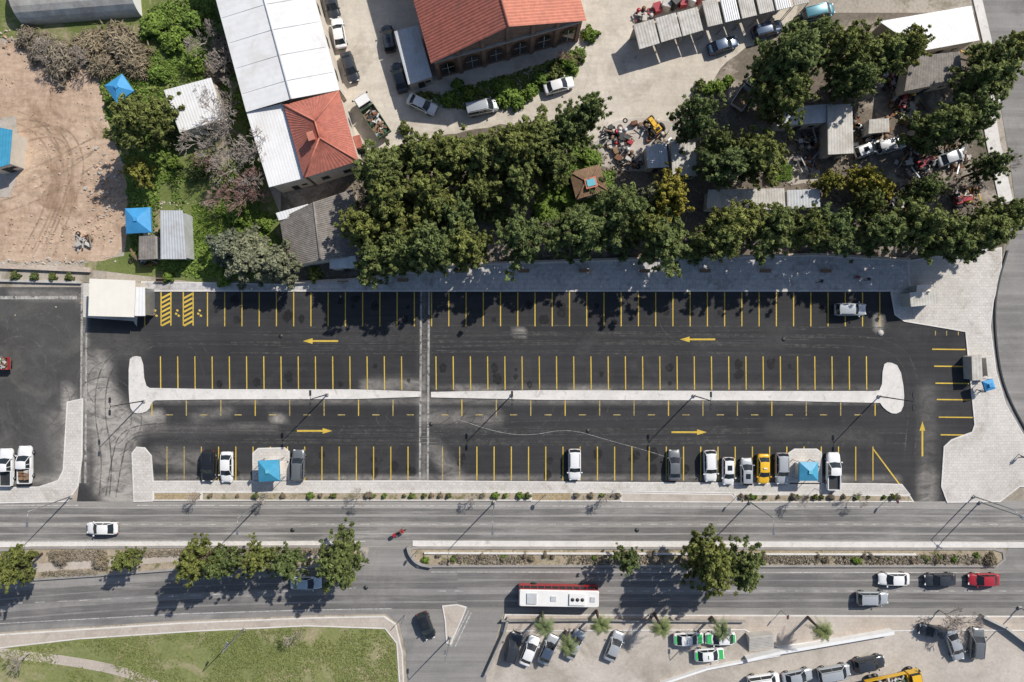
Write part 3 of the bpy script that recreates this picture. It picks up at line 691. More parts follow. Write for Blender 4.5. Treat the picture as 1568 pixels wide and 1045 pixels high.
# ------------------------------------------------------------ buildings
def shed(name,quad,h,roof,wall,slope=.3,n=None,door=True,t=.1,amp=.02):
    q=[P3(u,v,h) for u,v in quad]; b=MB()
    q[2].z+=slope; q[3].z+=slope
    if n is None: n=max(3,int((q[1]-q[0]).length/.4))
    cen=sum(q,Vector())/4
    b.corr(q[0],q[1],q[2],q[3],n,amp,roof)
    lo=[p-Vector((0,0,t)) for p in q]; b.add([p-Vector((0,0,.005)) for p in q]+lo,[(k,(k+1)%4,4+(k+1)%4,4+k) for k in range(4)]+[(7,6,5,4)],roof)
    w=[cen+(p-cen)*.93 for p in q]
    vs=[(p.x,p.y,0) for p in w]+[(p.x,p.y,p.z-t-.01) for p in w]
    b.add(vs,[(k,(k+1)%4,4+(k+1)%4,4+k) for k in range(4)],wall)
    if door:
        a=(w[0]+w[1])/2; d=(w[1]-w[0]); ang=math.atan2(d.y,d.x)
        nrm=Vector((d.y,-d.x,0)).normalized(); 
        if nrm.dot(a-cen)<0: nrm=-nrm
        b.box((a.x+nrm.x*.02,a.y+nrm.y*.02,1.0),(.95,.06,2.0),M['darkmetal'],ang)
        e=a+(w[1]-a)*.6; b.box((e.x+nrm.x*.02,e.y+nrm.y*.02,1.5),(.8,.05,.7),M['glass'],ang)
    return b.obj(name)
def gable(name,quad,h,rise,roof,wall,roof2=None,n=40,amp=.06,oh=.4):
    q=[P3(u,v,h) for u,v in quad]; b=MB()
    r0=(q[0]+q[1])/2+Vector((0,0,rise)); r1=(q[3]+q[2])/2+Vector((0,0,rise))
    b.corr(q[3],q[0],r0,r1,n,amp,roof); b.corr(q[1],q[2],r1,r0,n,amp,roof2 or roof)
    b.tube([r0+Vector((0,0,.05)),r1+Vector((0,0,.05))],.14,6,roof2 or roof)
    cen=sum(q,Vector())/4; w=[cen+(p-cen)*.965 for p in q]
    wr0=(w[0]+w[1])/2; wr1=(w[2]+w[3])/2
    vs=[(p.x,p.y,0) for p in w]+[(p.x,p.y,h-.12) for p in w]+[(wr0.x,wr0.y,h+rise-.15),(wr1.x,wr1.y,h+rise-.15)]
    b.add(vs,[(0,1,5,8,4),(1,2,6,5),(2,3,7,9,6),(3,0,4,7)],wall)
    return b,q,w
ax=(P3(898,32,7)-P3(660,98,7)); Wd=ax.length; ax.normalize(); dn=Vector((-ax.y,ax.x,0)); L0=P3(660,98,7)
def unP(p): 
    k=HC*S/(HC-p.z); return (784+p.x*k,522.5-p.y*k)
q=[unP(L0),unP(L0+ax*Wd),unP(L0+ax*Wd+dn*34),unP(L0+dn*34)]
b,qq,w=gable('brick_hall',q,7,4.6,M['redtile'],M['brick'],M['redtile2'],80,.07)  # one tile roof, sunlit and shaded slopes painted in two tones
org=w[0]; ang=math.atan2(ax.y,ax.x)
b.M=Matrix.Translation((org.x,org.y,0))@Matrix.Rotation(ang,4,'Z')
Wl=(w[1]-w[0]).length
for i in range(7):
    x=Wl*i/6; hgt=6.6+ (1-abs(x-Wl/2)/(Wl/2))*4.2; b.box((min(max(x,.3),Wl-.3),-.12,hgt/2),(.55,.24,hgt),M['brick'])
b.box((Wl/2,-.15,6.2),(Wl,.3,.25),M['concrete']); 
for i in range(6):
    cx=Wl*(i+.5)/6; R_=.95
    def arch(r,top,y,mat,th):
        pts=[(cx-r,1.0),(cx+r,1.0)]+[(cx+r*math.cos(t),top+r*math.sin(t)) for t in [k*math.pi/10 for k in range(11)]]
        n=len(pts); vs=[(p[0],y,p[1]) for p in pts]+[(p[0],y+th,p[1]) for p in pts]
        b.add(vs,[tuple(range(n))]+[(k,n+k,n+(k+1)%n,(k+1)%n) for k in range(n)],mat)
    arch(R_+.2,3.8,-.10,M['rust'],.12); arch(R_,3.8,-.14,M['glass'],.05)
    b.box((cx,-.17,2.8),(.08,.04,3.6),M['plaster']); b.box((cx,-.17,3.2),(1.8,.04,.08),M['plaster'])
b.M=None; b.obj('brick_hall')
A=P3(377,172,6); B_=P3(520,138,6); d=(B_-A).normalized(); n_=Vector((-d.y,d.x,0)); n_=(n_*1+d*-.03).normalized()
q=[unP(A),unP(B_),unP(B_+n_*45),unP(A+n_*45)]
b,_,w=gable('w',q,6,.8,M['whiteroof'],M['plaster'],None,50,.012)
for i in range(9):
    p=w[3]+(w[0]-w[3])*((i+.5)/9); b.box((p.x,p.y,3.5),(.08,1.6,1.0),M['glass'],math.atan2(n_.y,n_.x)-math.pi/2)
    p=w[1]+(w[2]-w[1])*((i+.5)/9); b.box((p.x,p.y,3.5),(.08,1.6,1.0),M['glass'],math.atan2(n_.y,n_.x)-math.pi/2)
for i in range(12):
    t=(i+.5)/12; p=w[0]+(w[3]-w[0])*t; p2=w[1]+(w[2]-w[1])*t; m_=(p+p2)/2
    b.tube([(p.x,p.y,6.035),(m_.x,m_.y,6.835),(p2.x,p2.y,6.035)],.035,4,M['greyroof'],False)
b.obj('white_warehouse')
shed('warehouse_annex',[(412,287),(466,273),(433,159),(378,173)],5.6,M['whiteroof'],M['plaster'],.15,amp=.012)
def hip(name,quad,h,rise,roof,wall,chim=True):
    q=[P3(u,v,h) for u,v in quad]; b=MB(); s=(q[1]-q[0]).length
    m0=(q[0]+q[1])/2; m1=(q[2]+q[3])/2; dd=(m1-m0).normalized()
    r0=m0+dd*s*.5+Vector((0,0,rise)); r1=m1-dd*s*.5+Vector((0,0,rise))
    b.corr(q[0],q[1],r0,r0,14,.04,roof); b.corr(q[2],q[3],r1,r1,14,.04,roof); b.corr(q[1],q[2],r1,r0,24,.05,roof); b.corr(q[3],q[0],r0,r1,24,.05,roof)
    for a_,c_ in ((q[0],r0),(q[1],r0),(q[2],r1),(q[3],r1),(r0,r1)): b.tube([a_+Vector((0,0,.04)),c_+Vector((0,0,.06))],.11,6,M['redtile2'] if chim else roof)
    cen=sum(q,Vector())/4; w=[cen+(p-cen)*.92 for p in q]
    b.add([(p.x,p.y,0) for p in w]+[(p.x,p.y,h-.02) for p in w],[(k,(k+1)%4,4+(k+1)%4,4+k) for k in range(4)],wall)
    for k in range(4):
        a=w[k];c=w[(k+1)%4];an=math.atan2(c.y-a.y,c.x-a.x)
        for t in(.25,.7): p=a+(c-a)*t; b.box((p.x,p.y,2.2 if h>2.9 else 1.7),(1.1,.1,1.2),M['glass'],an); b.box((p.x,p.y,1.48 if h>2.9 else 1.0),(1.3,.22,.1),M['concrete'],an)
    if chim:
        p=r0+(q[3]-r0)*.25-dd*1.2; b.box((p.x,p.y,h+rise*.8),(.7,1.0,1.6),M['redtile'],.3); b.box((p.x,p.y,h+rise*.8+.85),(.9,1.2,.12),M['redtile2'],.3)
    return b.obj(name)
hip('red_roof_house',[(465,273),(549,247),(519,139),(434,161)],6.2,1.9,M['redtile3'],M['plaster'])
shed('small_red_roof_lodge',[(545,228),(556,225),(552,208),(541,211)],3,M['redtile3'],M['plaster'],.5)
shed('white_outbuilding',[(275,203),(343,182),(325,121),(253,140)],3.6,M['whiteroof'],M['plaster'],.4)
shed('grey_shed',[(246,397),(285,397),(281,323),(247,323)],3.0,M['greyroof'],M['greyroof'],.3,amp=.035)
shed('side_lean_to_shed',[(212,398),(238,397),(238,360),(214,362)],2.2,M['oldtile'],M['concrete'],.2)
shed('long_garage',[(625,130),(662,118),(640,40),(604,50)],3.2,M['greyroof'],M['plaster'],.3)
b,_,_=gable('x',[(440,410),(548,392),(540,290),(428,335)],3.0,1.2,M['oldtile'],M['plaster'],M['oldtile'],30,.08); b.obj('old_tiled_house')
shed('white_awning',[(427,338),(476,325),(472,313),(423,327)],3.3,M['whiteroof'],M['plaster'],.2,door=False)
shed('broken_roof_hut',[(505,412),(548,410),(545,392),(505,396)],3.0,M['greyroof'],M['concrete'],.3)
shed('teal_roof_cabin',[(-20,262),(14,252),(20,200),(-18,192)],3.2,M['teal'],M['plaster'],.2)
sheet('cabin_terrace',[(-40,185),(24,178),(34,250),(14,303),(-40,300)],.05,M['lotsouth'])
shed('attendant_kiosk',[(135,484),(205,486),(208,430),(138,427)],3.0,M['cream'],M['plaster'],.15,6,amp=.006)
shed('kiosk_canopy',[(206,484),(222,484),(222,440),(208,440)],2.8,M['whiteroof'],M['metal'],.05,3)
b=MB(); N=14; a0=P3(38,40,0); a1=P3(218,26,0); dd=(a1-a0); un=Vector((-dd.y,dd.x,0)).normalized(); Rr=4.2; vs=[];fs=[]
for s_ in range(13):
    for k in range(N+1): t=math.pi*k/N; p=a0+dd*(s_/12)+un*(Rr-Rr*math.cos(t)); vs.append((p.x,p.y,Rr*.8*math.sin(t)+(.04 if s_%2 else 0)))
for s_ in range(12):
    for k in range(N): a=s_*(N+1)+k; fs.append((a,a+N+1,a+N+2,a+1))
b.add(vs,fs,M['dirtyroof'],False); b.add(vs[:N+1],[tuple(range(N+1))],M['whiteroof']); b.add(vs[-N-1:],[tuple(range(N+1))[::-1]],M['whiteroof']); b.obj('greenhouse_tunnel')
def stripes(name,quad,h,nseg,mats):
    q=[P3(u,v,h) for u,v in quad]; b=MB()
    for i in range(nseg):
        t0=i/nseg+.012; t1=(i+1)/nseg-.012; dz=Vector((0,0,.12*(i%2)))
        a=q[0].lerp(q[1],t0)+dz; c=q[0].lerp(q[1],t1)+dz; d_=q[3].lerp(q[2],t1)+dz+Vector((0,0,.3)); e=q[3].lerp(q[2],t0)+dz+Vector((0,0,.3))
        b.corr(a,c,d_,e,7,.025,mats[i%len(mats)]); dn_=Vector((0,0,.12)); b.add([a,c,d_,e,a-dn_,c-dn_,d_-dn_,e-dn_],[(0,1,5,4),(1,2,6,5),(2,3,7,6),(3,0,4,7),(7,6,5,4)],mats[0])
        for p in (a,c): b.tube([(p.x,p.y,0),(p.x,p.y,p.z-.1)],.06,6,M['metal'])
    w=q[3]+(q[0]-q[3])*.15; w2=q[2]+(q[1]-q[2])*.15; b.ribbon([(w.x,w.y),(w2.x,w2.y)],.15,0,h-.05,M['plaster'])
    return b.obj(name)
stripes('market_stall_shed',[(978,76),(1078,46),(1068,12),(968,40)],3.2,3,[M['dirtyroof'],M['dirtyroof']])
stripes('long_canopy_shed',[(1082,42),(1240,4),(1230,-32),(1072,4)],3.6,6,[M['dirtyroof'],M['greyroof'],M['dirtyroof']])
b=MB()
for i in range(7): 
    x,y=P(1005+i*13,16-i*3); b.box((x,y,.6+.25*(i%3)),(1.1,1.3,1.2+.5*(i%3)),[PAINT['red'],M['dirtyroof'],M['darkmetal'],PAINT['red'],M['whiteroof']][i%5],.3+i)
b.obj('stacked_goods')
shed('white_roof_house',[(1412,78),(1500,62),(1486,10),(1345,34)],4,M['whiteroof'],M['plaster'],.2,amp=.01)
shed('brown_roof_house',[(1385,140),(1475,122),(1468,80),(1392,88)],3.6,M['oldtile'],M['plaster'],.2)
shed('workshop_shed',[(1190,193),(1266,188),(1274,160),(1190,166)],3.2,M['greyroof'],M['concrete'],.2)
shed('workshop_shed',[(1268,237),(1307,235),(1304,160),(1266,162)],3.5,M['dirtyroof'],M['concrete'],.2)
shed('long_tin_shed',[(1082,319),(1203,322),(1200,289),(1084,291)],3.2,M['dirtyroof'],M['concrete'],.2)
shed('long_tin_shed',[(1206,320),(1256,317),(1254,290),(1204,292)],3.0,M['greyroof'],M['concrete'],.2)
shed('tool_shed',[(992,258),(1024,256),(1020,220),(988,224)],2.8,M['greyroof'],M['concrete'],.2)
shed('container_hut',[(1030,268),(1068,270),(1064,218),(1026,214)],2.8,M['dirtyroof'],M['concrete'],.2)
shed('lean_to_roof',[(1330,205),(1362,202),(1360,182),(1330,184)],2.4,M['dirtyroof'],M['concrete'],.2)
shed('lean_to_roof',[(1400,215),(1432,218),(1434,196),(1402,194)],2.4,M['rust'],M['concrete'],.2)
o=hip('brown_hut',[(882,306),(930,292),(918,252),(872,264)],2.8,.7,M['wood'],M['plaster'],False)
b=MB(); c=P3(905,280,3.5); b.box(c,(1.7,1.5,.12),M['redtile2'],.25); b.box(c+Vector((0,0,.12)),(1.2,1.0,.1),M['tealtop'],.25); q=b.obj('roof_skylight'); q.parent=o
shed('gatehouse',[(1395,470),(1438,466),(1436,446),(1392,448)],2.7,M['dirtyroof'],M['concrete'],.1)
shed('utility_cabinet',[(1403,448),(1425,446),(1424,436),(1404,437)],2.2,M['cream'],M['concrete'],.1,door=False)
shed('ticket_booth',[(1489,583),(1505,582),(1502,543),(1487,545)],2.0,M['dirtyroof'],M['concrete'],.1)
b=MB(); p=P3(1510,562,1); b.box((p.x,p.y,.9),(.6,2.6,1.5),M['concrete'],.1); b.box((p.x,p.y,1.7),(.8,2.8,.1),M['dirtyroof'],.1); b.obj('utility_cabinet')
def umbrella(name,u,v,size,mat,h=3.0,booth=True,rot=0,top=None):
    b=MB(); s=size/2
    b.add([(-s,-s,h),(s,-s,h),(s,s,h),(-s,s,h),(-.25,-.25,h+s*.42),(.25,-.25,h+s*.42),(.25,.25,h+s*.42),(-.25,.25,h+s*.42)],[(0,1,5,4),(1,2,6,5),(2,3,7,6),(3,0,4,7),(4,5,6,7)],mat)
    b.add([(-s,-s,h-.3),(s,-s,h-.3),(s,s,h-.3),(-s,s,h-.3),(-s,-s,h),(s,-s,h),(s,s,h),(-s,s,h)],[(0,1,5,4),(1,2,6,5),(2,3,7,6),(3,0,4,7)],mat)
    b.box((0,0,h+s*.42+.06),(.5,.5,.12),top or mat)
    for a in(-1,1):
        for c in(-1,1): b.tube([(a*(s-.1),c*(s-.1),0),(a*(s-.1),c*(s-.1),h)],.05,6,M['metal'])
    if booth:
        b.box((0,0,1.2),(s*1.3,s*1.3,2.2),M['cream']); b.box((0,-s*.65-.02,1.5),(s*.9,.05,.8),M['glass'])
    x,y=P(u,v,h); return b.obj(name,(x,y,0.1),rot)
umbrella('blue_roof_kiosk',412,721,3.0,M['teal'],2.7,True,.05,M['tealtop']); umbrella('blue_roof_kiosk',1238,722,2.7,M['teal'],2.7,True,.0,M['tealtop'])
umbrella('blue_gazebo',212,338,3.6,M['blue'],2.8,False,.05); umbrella('blue_tent',183,136,3.0,M['blue'],2.6,False,.6)
umbrella('blue_umbrella',1514,590,1.5,M['blue'],2.2,False,.3)
for u,v in ((399,722),(1247,748)):
    b=MB(); b.tube([(0,0,0),(0,0,2.4)],.04,6,M['metal']); b.box((0,0,2.1),(.05,.6,.6),PAINT['blue']); x,y=P(u,v); b.obj('parking_sign',(x,y,.15),.3)
# ------------------------------------------------------------ lamps
def lamp(name,u,v,h,ang,arm=1.6,double=False,z0=.1,mat='metal'):
    b=MB(); m=M[mat]
    b.box((0,0,.15),(.4,.4,.3),M['concrete']); b.tube([(0,0,0),(0,0,h*.5),(0,0,h)],[.10,.08,.055],8,m)
    for s_ in ((1,-1) if double else (1,)):
        b.tube([(0,0,h-.1),(s_*arm*.5,0,h+.12),(s_*arm,0,h+.15)],.04,6,m)
        b.box((s_*(arm+.25),0,h+.15),(.75,.3,.12),m,taper=.8); b.box((s_*(arm+.25),0,h+.08),(.6,.22,.04),M['light'])
    x,y=P(u,v); return b.obj(name,(x,y,z0),math.radians(ang))
for u,v in ((502,604),(784,605),(1062,606),(222,614),(1345,607)): lamp('parking_lamp',u,v,8.5,90,.6,True,.15,'darkmetal')
for u in (402,757,1148,1500): lamp('street_lamp',u,769,9,-90,1.6)
for u,v in ((110,760),(-20,768)): lamp('street_lamp',u,v,9,-90,1.4)
for u,v,a in ((1490,760,-45),(375,962,60),(1560,930,100),(690,975,90),(1090,945,90)): lamp('street_lamp',u,v,8,a,1.2)
for u,v in ((835,757),(1360,762),(640,842),(560,845),(1196,935),(925,760),(1128,760),(620,942)):
    b=MB(); b.tube([(0,0,0),(0,0,2.6)],.04,6,M['metal']); b.tube([(-.02,0,2.4),(.03,0,2.4)],.33,14,M['metal']); b.tube([(.03,0,2.4),(.04,0,2.4)],.29,14,PAINT['red']); x,y=P(u,v); b.obj('traffic_sign',(x,y,.1),random.uniform(0,6))
for u in range(250,1350,92):
    b=MB(); b.box((0,0,.42),(1.6,.45,.07),M['wood']); b.box((0,.22,.7),(1.6,.05,.35),M['wood'])
    for s_ in(-1,1): b.box((s_*.6,0,.2),(.1,.4,.4),M['concrete'])
    x,y=P(u,430-(u>650)*14); b.obj('park_bench',(x,y,.15),0)
b=MB()
for u,v in ((448,812),(975,812),(560,900),(660,650),(900,660),(430,515),(1200,520)): b.tube([(*P(u,v),.05),(*P(u,v),.072)],.33,14,M['darkmetal'])
b.tube([(*P(1348,510),.05),(*P(1348,510),.10)],.45,14,M['concrete'])
b.obj('manhole_cover')

# ------------------------------------------------------------ vegetation
nr=np.random.default_rng(5)
def cloud(cent,rad,tone,nper,size,elong=1.8,flatz=.75,up=.5):
    K=len(cent); N=K*nper
    c=np.repeat(cent,nper,0); r=np.repeat(rad,nper); tn=np.repeat(tone,nper)
    d=nr.normal(size=(N,3)); d/=np.linalg.norm(d,axis=1)[:,None]
    rr=nr.random(N)**(1/1.7)
    p=c+d*(r*rr)[:,None]*np.array([1,1,flatz])
    nn=d*.7+np.array([0,0,up])+nr.normal(size=(N,3))*.45; nn/=np.linalg.norm(nn,axis=1)[:,None]
    t=np.cross(nn,nr.normal(size=(N,3))); t/=np.linalg.norm(t,axis=1)[:,None]; bb=np.cross(nn,t)
    s=size*(.6+.8*nr.random(N)); t*= (s*elong)[:,None]; bb*=s[:,None]
    V=np.stack([p-t-bb*.3,p-bb,p+t+bb*.2,p+bb],1)
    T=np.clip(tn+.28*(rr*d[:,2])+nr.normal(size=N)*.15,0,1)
    return V,T
def tree_mesh(seed,mat,R=4,Ht=9,K=85,nper=120,size=.15,crad=(.55,1.0),base=.3,trunk=True,elong=1.8):
    global nr; nr=np.random.default_rng(seed); b=MB()
    th=nr.random(K)*2*math.pi; a,c=nr.random(2)*6
    Rt=R*(1+.16*np.sin(3*th+a)+.12*np.sin(5*th+c))
    zz=nr.random(K)**.75; inner=nr.random(K)<.25
    rs=np.sqrt(np.clip(1-zz**1.8,0,1))*Rt*(.72+.28*nr.random(K)); rs=np.where(inner,rs*.5,rs)*.92
    z0=Ht*base; z=z0+zz*(Ht-z0-.5)
    cen=np.stack([rs*np.cos(th),rs*np.sin(th),z],1)
    rad=crad[0]+(crad[1]-crad[0])*nr.random(K)
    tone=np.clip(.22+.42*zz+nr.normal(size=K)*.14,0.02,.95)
    V,T=cloud(cen,rad,tone,nper,size,elong)
    b.leaves(V,T,mat)
    if trunk:
        pr=[(0,0,0),(.1,.05,Ht*.25),(-.05,.1,Ht*.5),(0,0,Ht*.8)]; b.tube(pr,[.26,.2,.14,.05],8,M['bark'])
        for i in range(0,K,4):
            q=cen[i]; h=min(q[2]*.7,Ht*.7); b.tube([(0,0,h),(q[0]*.5,q[1]*.5,(h+q[2])/2+.2),tuple(q)],[.08,.05,.02],5,M['bark'],False)
    return b.mesh('tree')
def pine_mesh(seed,mat,R=4,Ht=11,limbs=58,per=6,nper=34,size=.10,elong=2.6,wid=.60):
    global nr; nr=np.random.default_rng(seed); r=random.Random(seed); b=MB()
    a0,c0=r.uniform(0,6),r.uniform(0,6); cen=[];rad=[];tone=[]
    lean=(r.uniform(-.4,.4),r.uniform(-.4,.4)); lob=r.choice((2,3)); la=r.uniform(.12,.24)
    b.tube([(0,0,0),(lean[0]*.4,lean[1]*.4,Ht*.35),(lean[0],lean[1],Ht*.65),(lean[0],lean[1],Ht*.93)],[.28,.22,.14,.04],8,M['bark'])
    for i in range(limbs):
        f=(i+.5)/limbs; th=i*2.39996+r.uniform(-.5,.5)
        zz=.30+.66*(f**.9)+r.uniform(-.06,.06)
        Rt=R*(1+la*math.sin(lob*th+a0)+.13*math.sin(5*th+c0))
        prof=math.sqrt(max(0.03,1-((zz-.38)/.62)**2)) if .38<zz<1 else (.92 if zz<=.38 else .18)
        L=Rt*prof*r.uniform(.6,1.14)
        bt=r.uniform(-.15,.15); z0=Ht*zz*.9; z1=min(Ht*zz+L*.18+r.uniform(-.4,.7),Ht)
        s=Vector((lean[0],lean[1],z0)); e=Vector((lean[0]+L*math.cos(th),lean[1]+L*math.sin(th),z1))
        b.tube([s,s.lerp(e,.5)+Vector((0,0,.15)),e],[.07,.045,.015],4,M['bark'],False)
        for k in range(per):
            t=.34+.66*(k+r.uniform(0,.9))/per
            p=s.lerp(e,t); w=wid*(1-.42*t); j=Vector((r.gauss(0,.34),r.gauss(0,.34),r.gauss(0,.25)))
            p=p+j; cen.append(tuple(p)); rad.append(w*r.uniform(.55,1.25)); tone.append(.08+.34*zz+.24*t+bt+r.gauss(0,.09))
    V,T=cloud(np.array(cen),np.array(rad),np.clip(np.array(tone),.02,.95),nper,size,elong,.75,.5)
    b.leaves(V,T,mat); return b.mesh('pine')
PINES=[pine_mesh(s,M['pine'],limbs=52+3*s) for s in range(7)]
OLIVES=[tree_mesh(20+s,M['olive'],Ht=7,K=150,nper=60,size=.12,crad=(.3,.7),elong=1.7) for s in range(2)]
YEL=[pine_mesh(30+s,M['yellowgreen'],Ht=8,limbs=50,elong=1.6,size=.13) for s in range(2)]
SHR=[tree_mesh(40+s,M['weed'],R=2,Ht=1.8,K=40,nper=80,size=.11,crad=(.3,.65),base=.1,trunk=False) for s in range(2)]
SHRD=[tree_mesh(45+s,M['pine'],R=2,Ht=2.0,K=40,nper=80,size=.10,crad=(.3,.65),base=.1,trunk=False) for s in range(2)]
DRY=[tree_mesh(50,M['dryweed'],R=2,Ht=1.8,K=60,nper=40,size=.055,crad=(.4,.9),base=.05,trunk=False,elong=5)]
tr=random.Random(11)
def tree(u,v,r,kind='pine',h=None):
    bank,R,H0,nm={'pine':(PINES,4,11.6,'pine_tree'),'olive':(OLIVES,4,7,'olive_tree'),'yel':(YEL,4,8,'yellow_green_tree'),'shr':(SHR,2,1.8,'green_shrub'),'shd':(SHRD,2,2.0,'dark_shrub'),'dry':(DRY,2,1.8,'dry_shrub')}[kind]
    rm=r/S; sc=rm/R
    if h is None: h=H0*sc**.55*(tr.uniform(.85,1.12) if R==4 else 1)
    zc=h*.7; x,y=P(u,v,zc); k=(HC-zc)/HC
    inst(tr.choice(bank),nm,(x,y,0.02),tr.uniform(0,6.28),(sc*k,sc*k*tr.uniform(.9,1.1),h/(11 if kind=='pine' else H0)))
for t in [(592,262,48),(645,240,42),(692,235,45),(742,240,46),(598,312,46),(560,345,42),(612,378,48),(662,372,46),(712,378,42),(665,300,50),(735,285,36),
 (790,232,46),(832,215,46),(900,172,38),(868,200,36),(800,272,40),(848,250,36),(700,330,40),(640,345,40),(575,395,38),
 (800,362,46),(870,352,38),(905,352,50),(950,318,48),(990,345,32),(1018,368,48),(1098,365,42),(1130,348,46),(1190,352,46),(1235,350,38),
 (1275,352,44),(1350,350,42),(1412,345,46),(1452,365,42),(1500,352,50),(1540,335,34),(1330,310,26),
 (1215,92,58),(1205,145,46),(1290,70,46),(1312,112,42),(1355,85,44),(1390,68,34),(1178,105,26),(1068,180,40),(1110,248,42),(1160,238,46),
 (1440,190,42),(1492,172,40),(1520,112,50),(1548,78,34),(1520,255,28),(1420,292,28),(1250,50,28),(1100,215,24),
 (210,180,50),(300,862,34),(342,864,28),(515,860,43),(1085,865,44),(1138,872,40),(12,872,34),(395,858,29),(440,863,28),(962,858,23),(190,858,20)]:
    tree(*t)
for t in [(1025,300,40),(1328,275,30),(1270,280,24),(1345,290,26),(212,262,26),(760,255,24),(1015,330,26)]: tree(*t,kind='yel')
for t in [(380,395,50),(428,405,38),(345,378,34),(1000,300,26),(940,360,24)]: tree(*t,kind='olive')
for t in [(690,150,14),(720,145,12),(775,140,22),(790,150,16),(812,140,14),(870,95,18),(885,80,14),(700,130,12),(830,120,16),(775,128,14),(905,50,14),(900,240,18),(870,300,22),(858,285,16),(830,320,18),
          (340,425,14),(255,425,10),(1100,130,14),(1085,135,12),(1115,122,10),(1185,265,14),(360,330,18),(300,90,20),(265,60,24),(230,40,26),(240,110,16),(300,30,24),(265,250,12),(400,340,14)]: tree(*t,kind='shr')
for t in [(20,422,8),(50,424,8),(78,424,7),(104,424,7),(650,150,14),(735,155,14),(850,110,16),(1075,133,12),(300,260,18),(250,210,18),(180,210,16),(620,195,12),(760,325,26),(480,420,14),(560,425,14),(950,380,20),(1060,385,20)]: tree(*t,kind='shd')
for t in [(90,90,34),(130,70,32),(180,65,36),(60,75,26),(205,95,26),(155,95,26),(340,70,26),(330,110,22),(40,55,20),(1520,860,12),(150,862,14),(90,858,14)]: tree(*t,kind='dry')
for i in range(60):
    u=tr.uniform(315,950) if i<40 else tr.uniform(1130,1385)
    if 812<u<878: continue
    tree(u,760+(2 if u>1000 else 0),tr.uniform(2.5,6),kind=tr.choice(['shr','shd','dry']))
for i in range(50):
    u=tr.uniform(650,1500); tree(u,tr.uniform(850,860),tr.uniform(3,7),kind=tr.choice(['shr','dry','dry']))
def bare(seed,mat,H=6,depth=5):
    r=random.Random(seed); b=MB()
    def br(p,d,L,rad,k):
        q=p+d*L; m=p+d*L*.5+Vector((r.uniform(-1,1),r.uniform(-1,1),0))*L*.06
        b.tube([p,m,q],[rad,rad*.85,max(.018,rad*.65)],5 if k>2 else 3,mat,False)
        if k==0: return
        for i in range(r.choice([3,4])):
            nd=(d+Vector((r.uniform(-1,1),r.uniform(-1,1),r.uniform(-.3,.55)))*.85).normalized()
            br(q,nd,L*r.uniform(.62,.85),max(.022,rad*.6),k-1)
    br(Vector((0,0,0)),Vector((0,0,1)),H*.26,H*.022,depth); return b.mesh('bare')
BARE=[bare(1,M['twig']),bare(2,M['twig']),bare(3,M['twigred'])]
def btree(u,v,r,k=0,hs=1):
    sc=r/S/3.4; h=6*sc*hs; x,y=P(u,v,h*.5); inst(BARE[k],'bare_tree',(x,y,0),tr.uniform(0,6),(sc,sc,sc*hs))
for t in [(345,190,52,0),(315,215,46,1),(390,235,48,0),(365,265,48,1),(350,150,34,1),(385,290,48,2),(355,300,40,2),(400,165,30,0),(345,235,44,1),(395,305,34,2),(340,100,36,0),(310,60,34,1),
  (655,275,20,0),(1455,945,30,0),(1480,960,30,1),(870,85,24,2),(1540,250,30,0),(1455,120,24,1),(320,150,30,0),(330,260,36,2),(30,1010,26,0),(130,90,26,0),(70,80,24,1),(450,975,20,1)]: btree(*t)
for u,v in ((300,761),(405,761),(730,761),(930,761),(1225,764),(1315,764),(550,761)): btree(u,v,17,tr.choice([0,1]),1.3)
def palm(seed):
    r=random.Random(seed); b=MB(); H=5.0
    b.tube([(0,0,0),(.05,0,H*.5),(0,0,H)],[.25,.18,.2],10,M['bark']); V=[];T=[]
    for i in range(34):
        a=r.uniform(0,6.28); el=r.uniform(-.2,1.2); L=r.uniform(1.5,2.1); prev=None
        for k in range(9):
            t=k/8; x=L*t*math.cos(el*(1-t*.3))*1.0; zz=H+L*t*math.sin(el)-1.3*t*t*L*.55
            p=Vector((x*math.cos(a),x*math.sin(a),zz))
            if prev:
                dr=(p-prev).normalized(); sd=dr.cross(Vector((0,0,1))).normalized(); w=.34*(1-abs(t-.4)*1.2)+.08
                for s_ in(-1,1):
                    for j in (0,.5):
                        o=prev+(p-prev)*j; tip=o+sd*s_*w+dr*w*.6-Vector((0,0,.08)); V.append([tuple(o),tuple(o+dr*.07),tuple(tip),tuple(tip-dr*.03)]); T.append(.25+.6*r.random())
            prev=p
    b.leaves(np.array(V),np.array(T),M['palm']); return b.mesh('palm')
PL=[palm(1),palm(2)]
for u,v in ((833,961),(920,957),(1013,962),(1105,967),(1260,967),(870,990)):
    x,y=P(u,v,5); inst(tr.choice(PL),'palm_tree',(x,y,.1),tr.uniform(0,6))
def inpoly(poly,x,y):
    c=False; n=len(poly)
    for i in range(n):
        x1,y1=poly[i];x2,y2=poly[i-1]
        if (y1>y)!=(y2>y) and x<(x2-x1)*(y-y1)/(y2-y1)+x1: c=not c
    return c
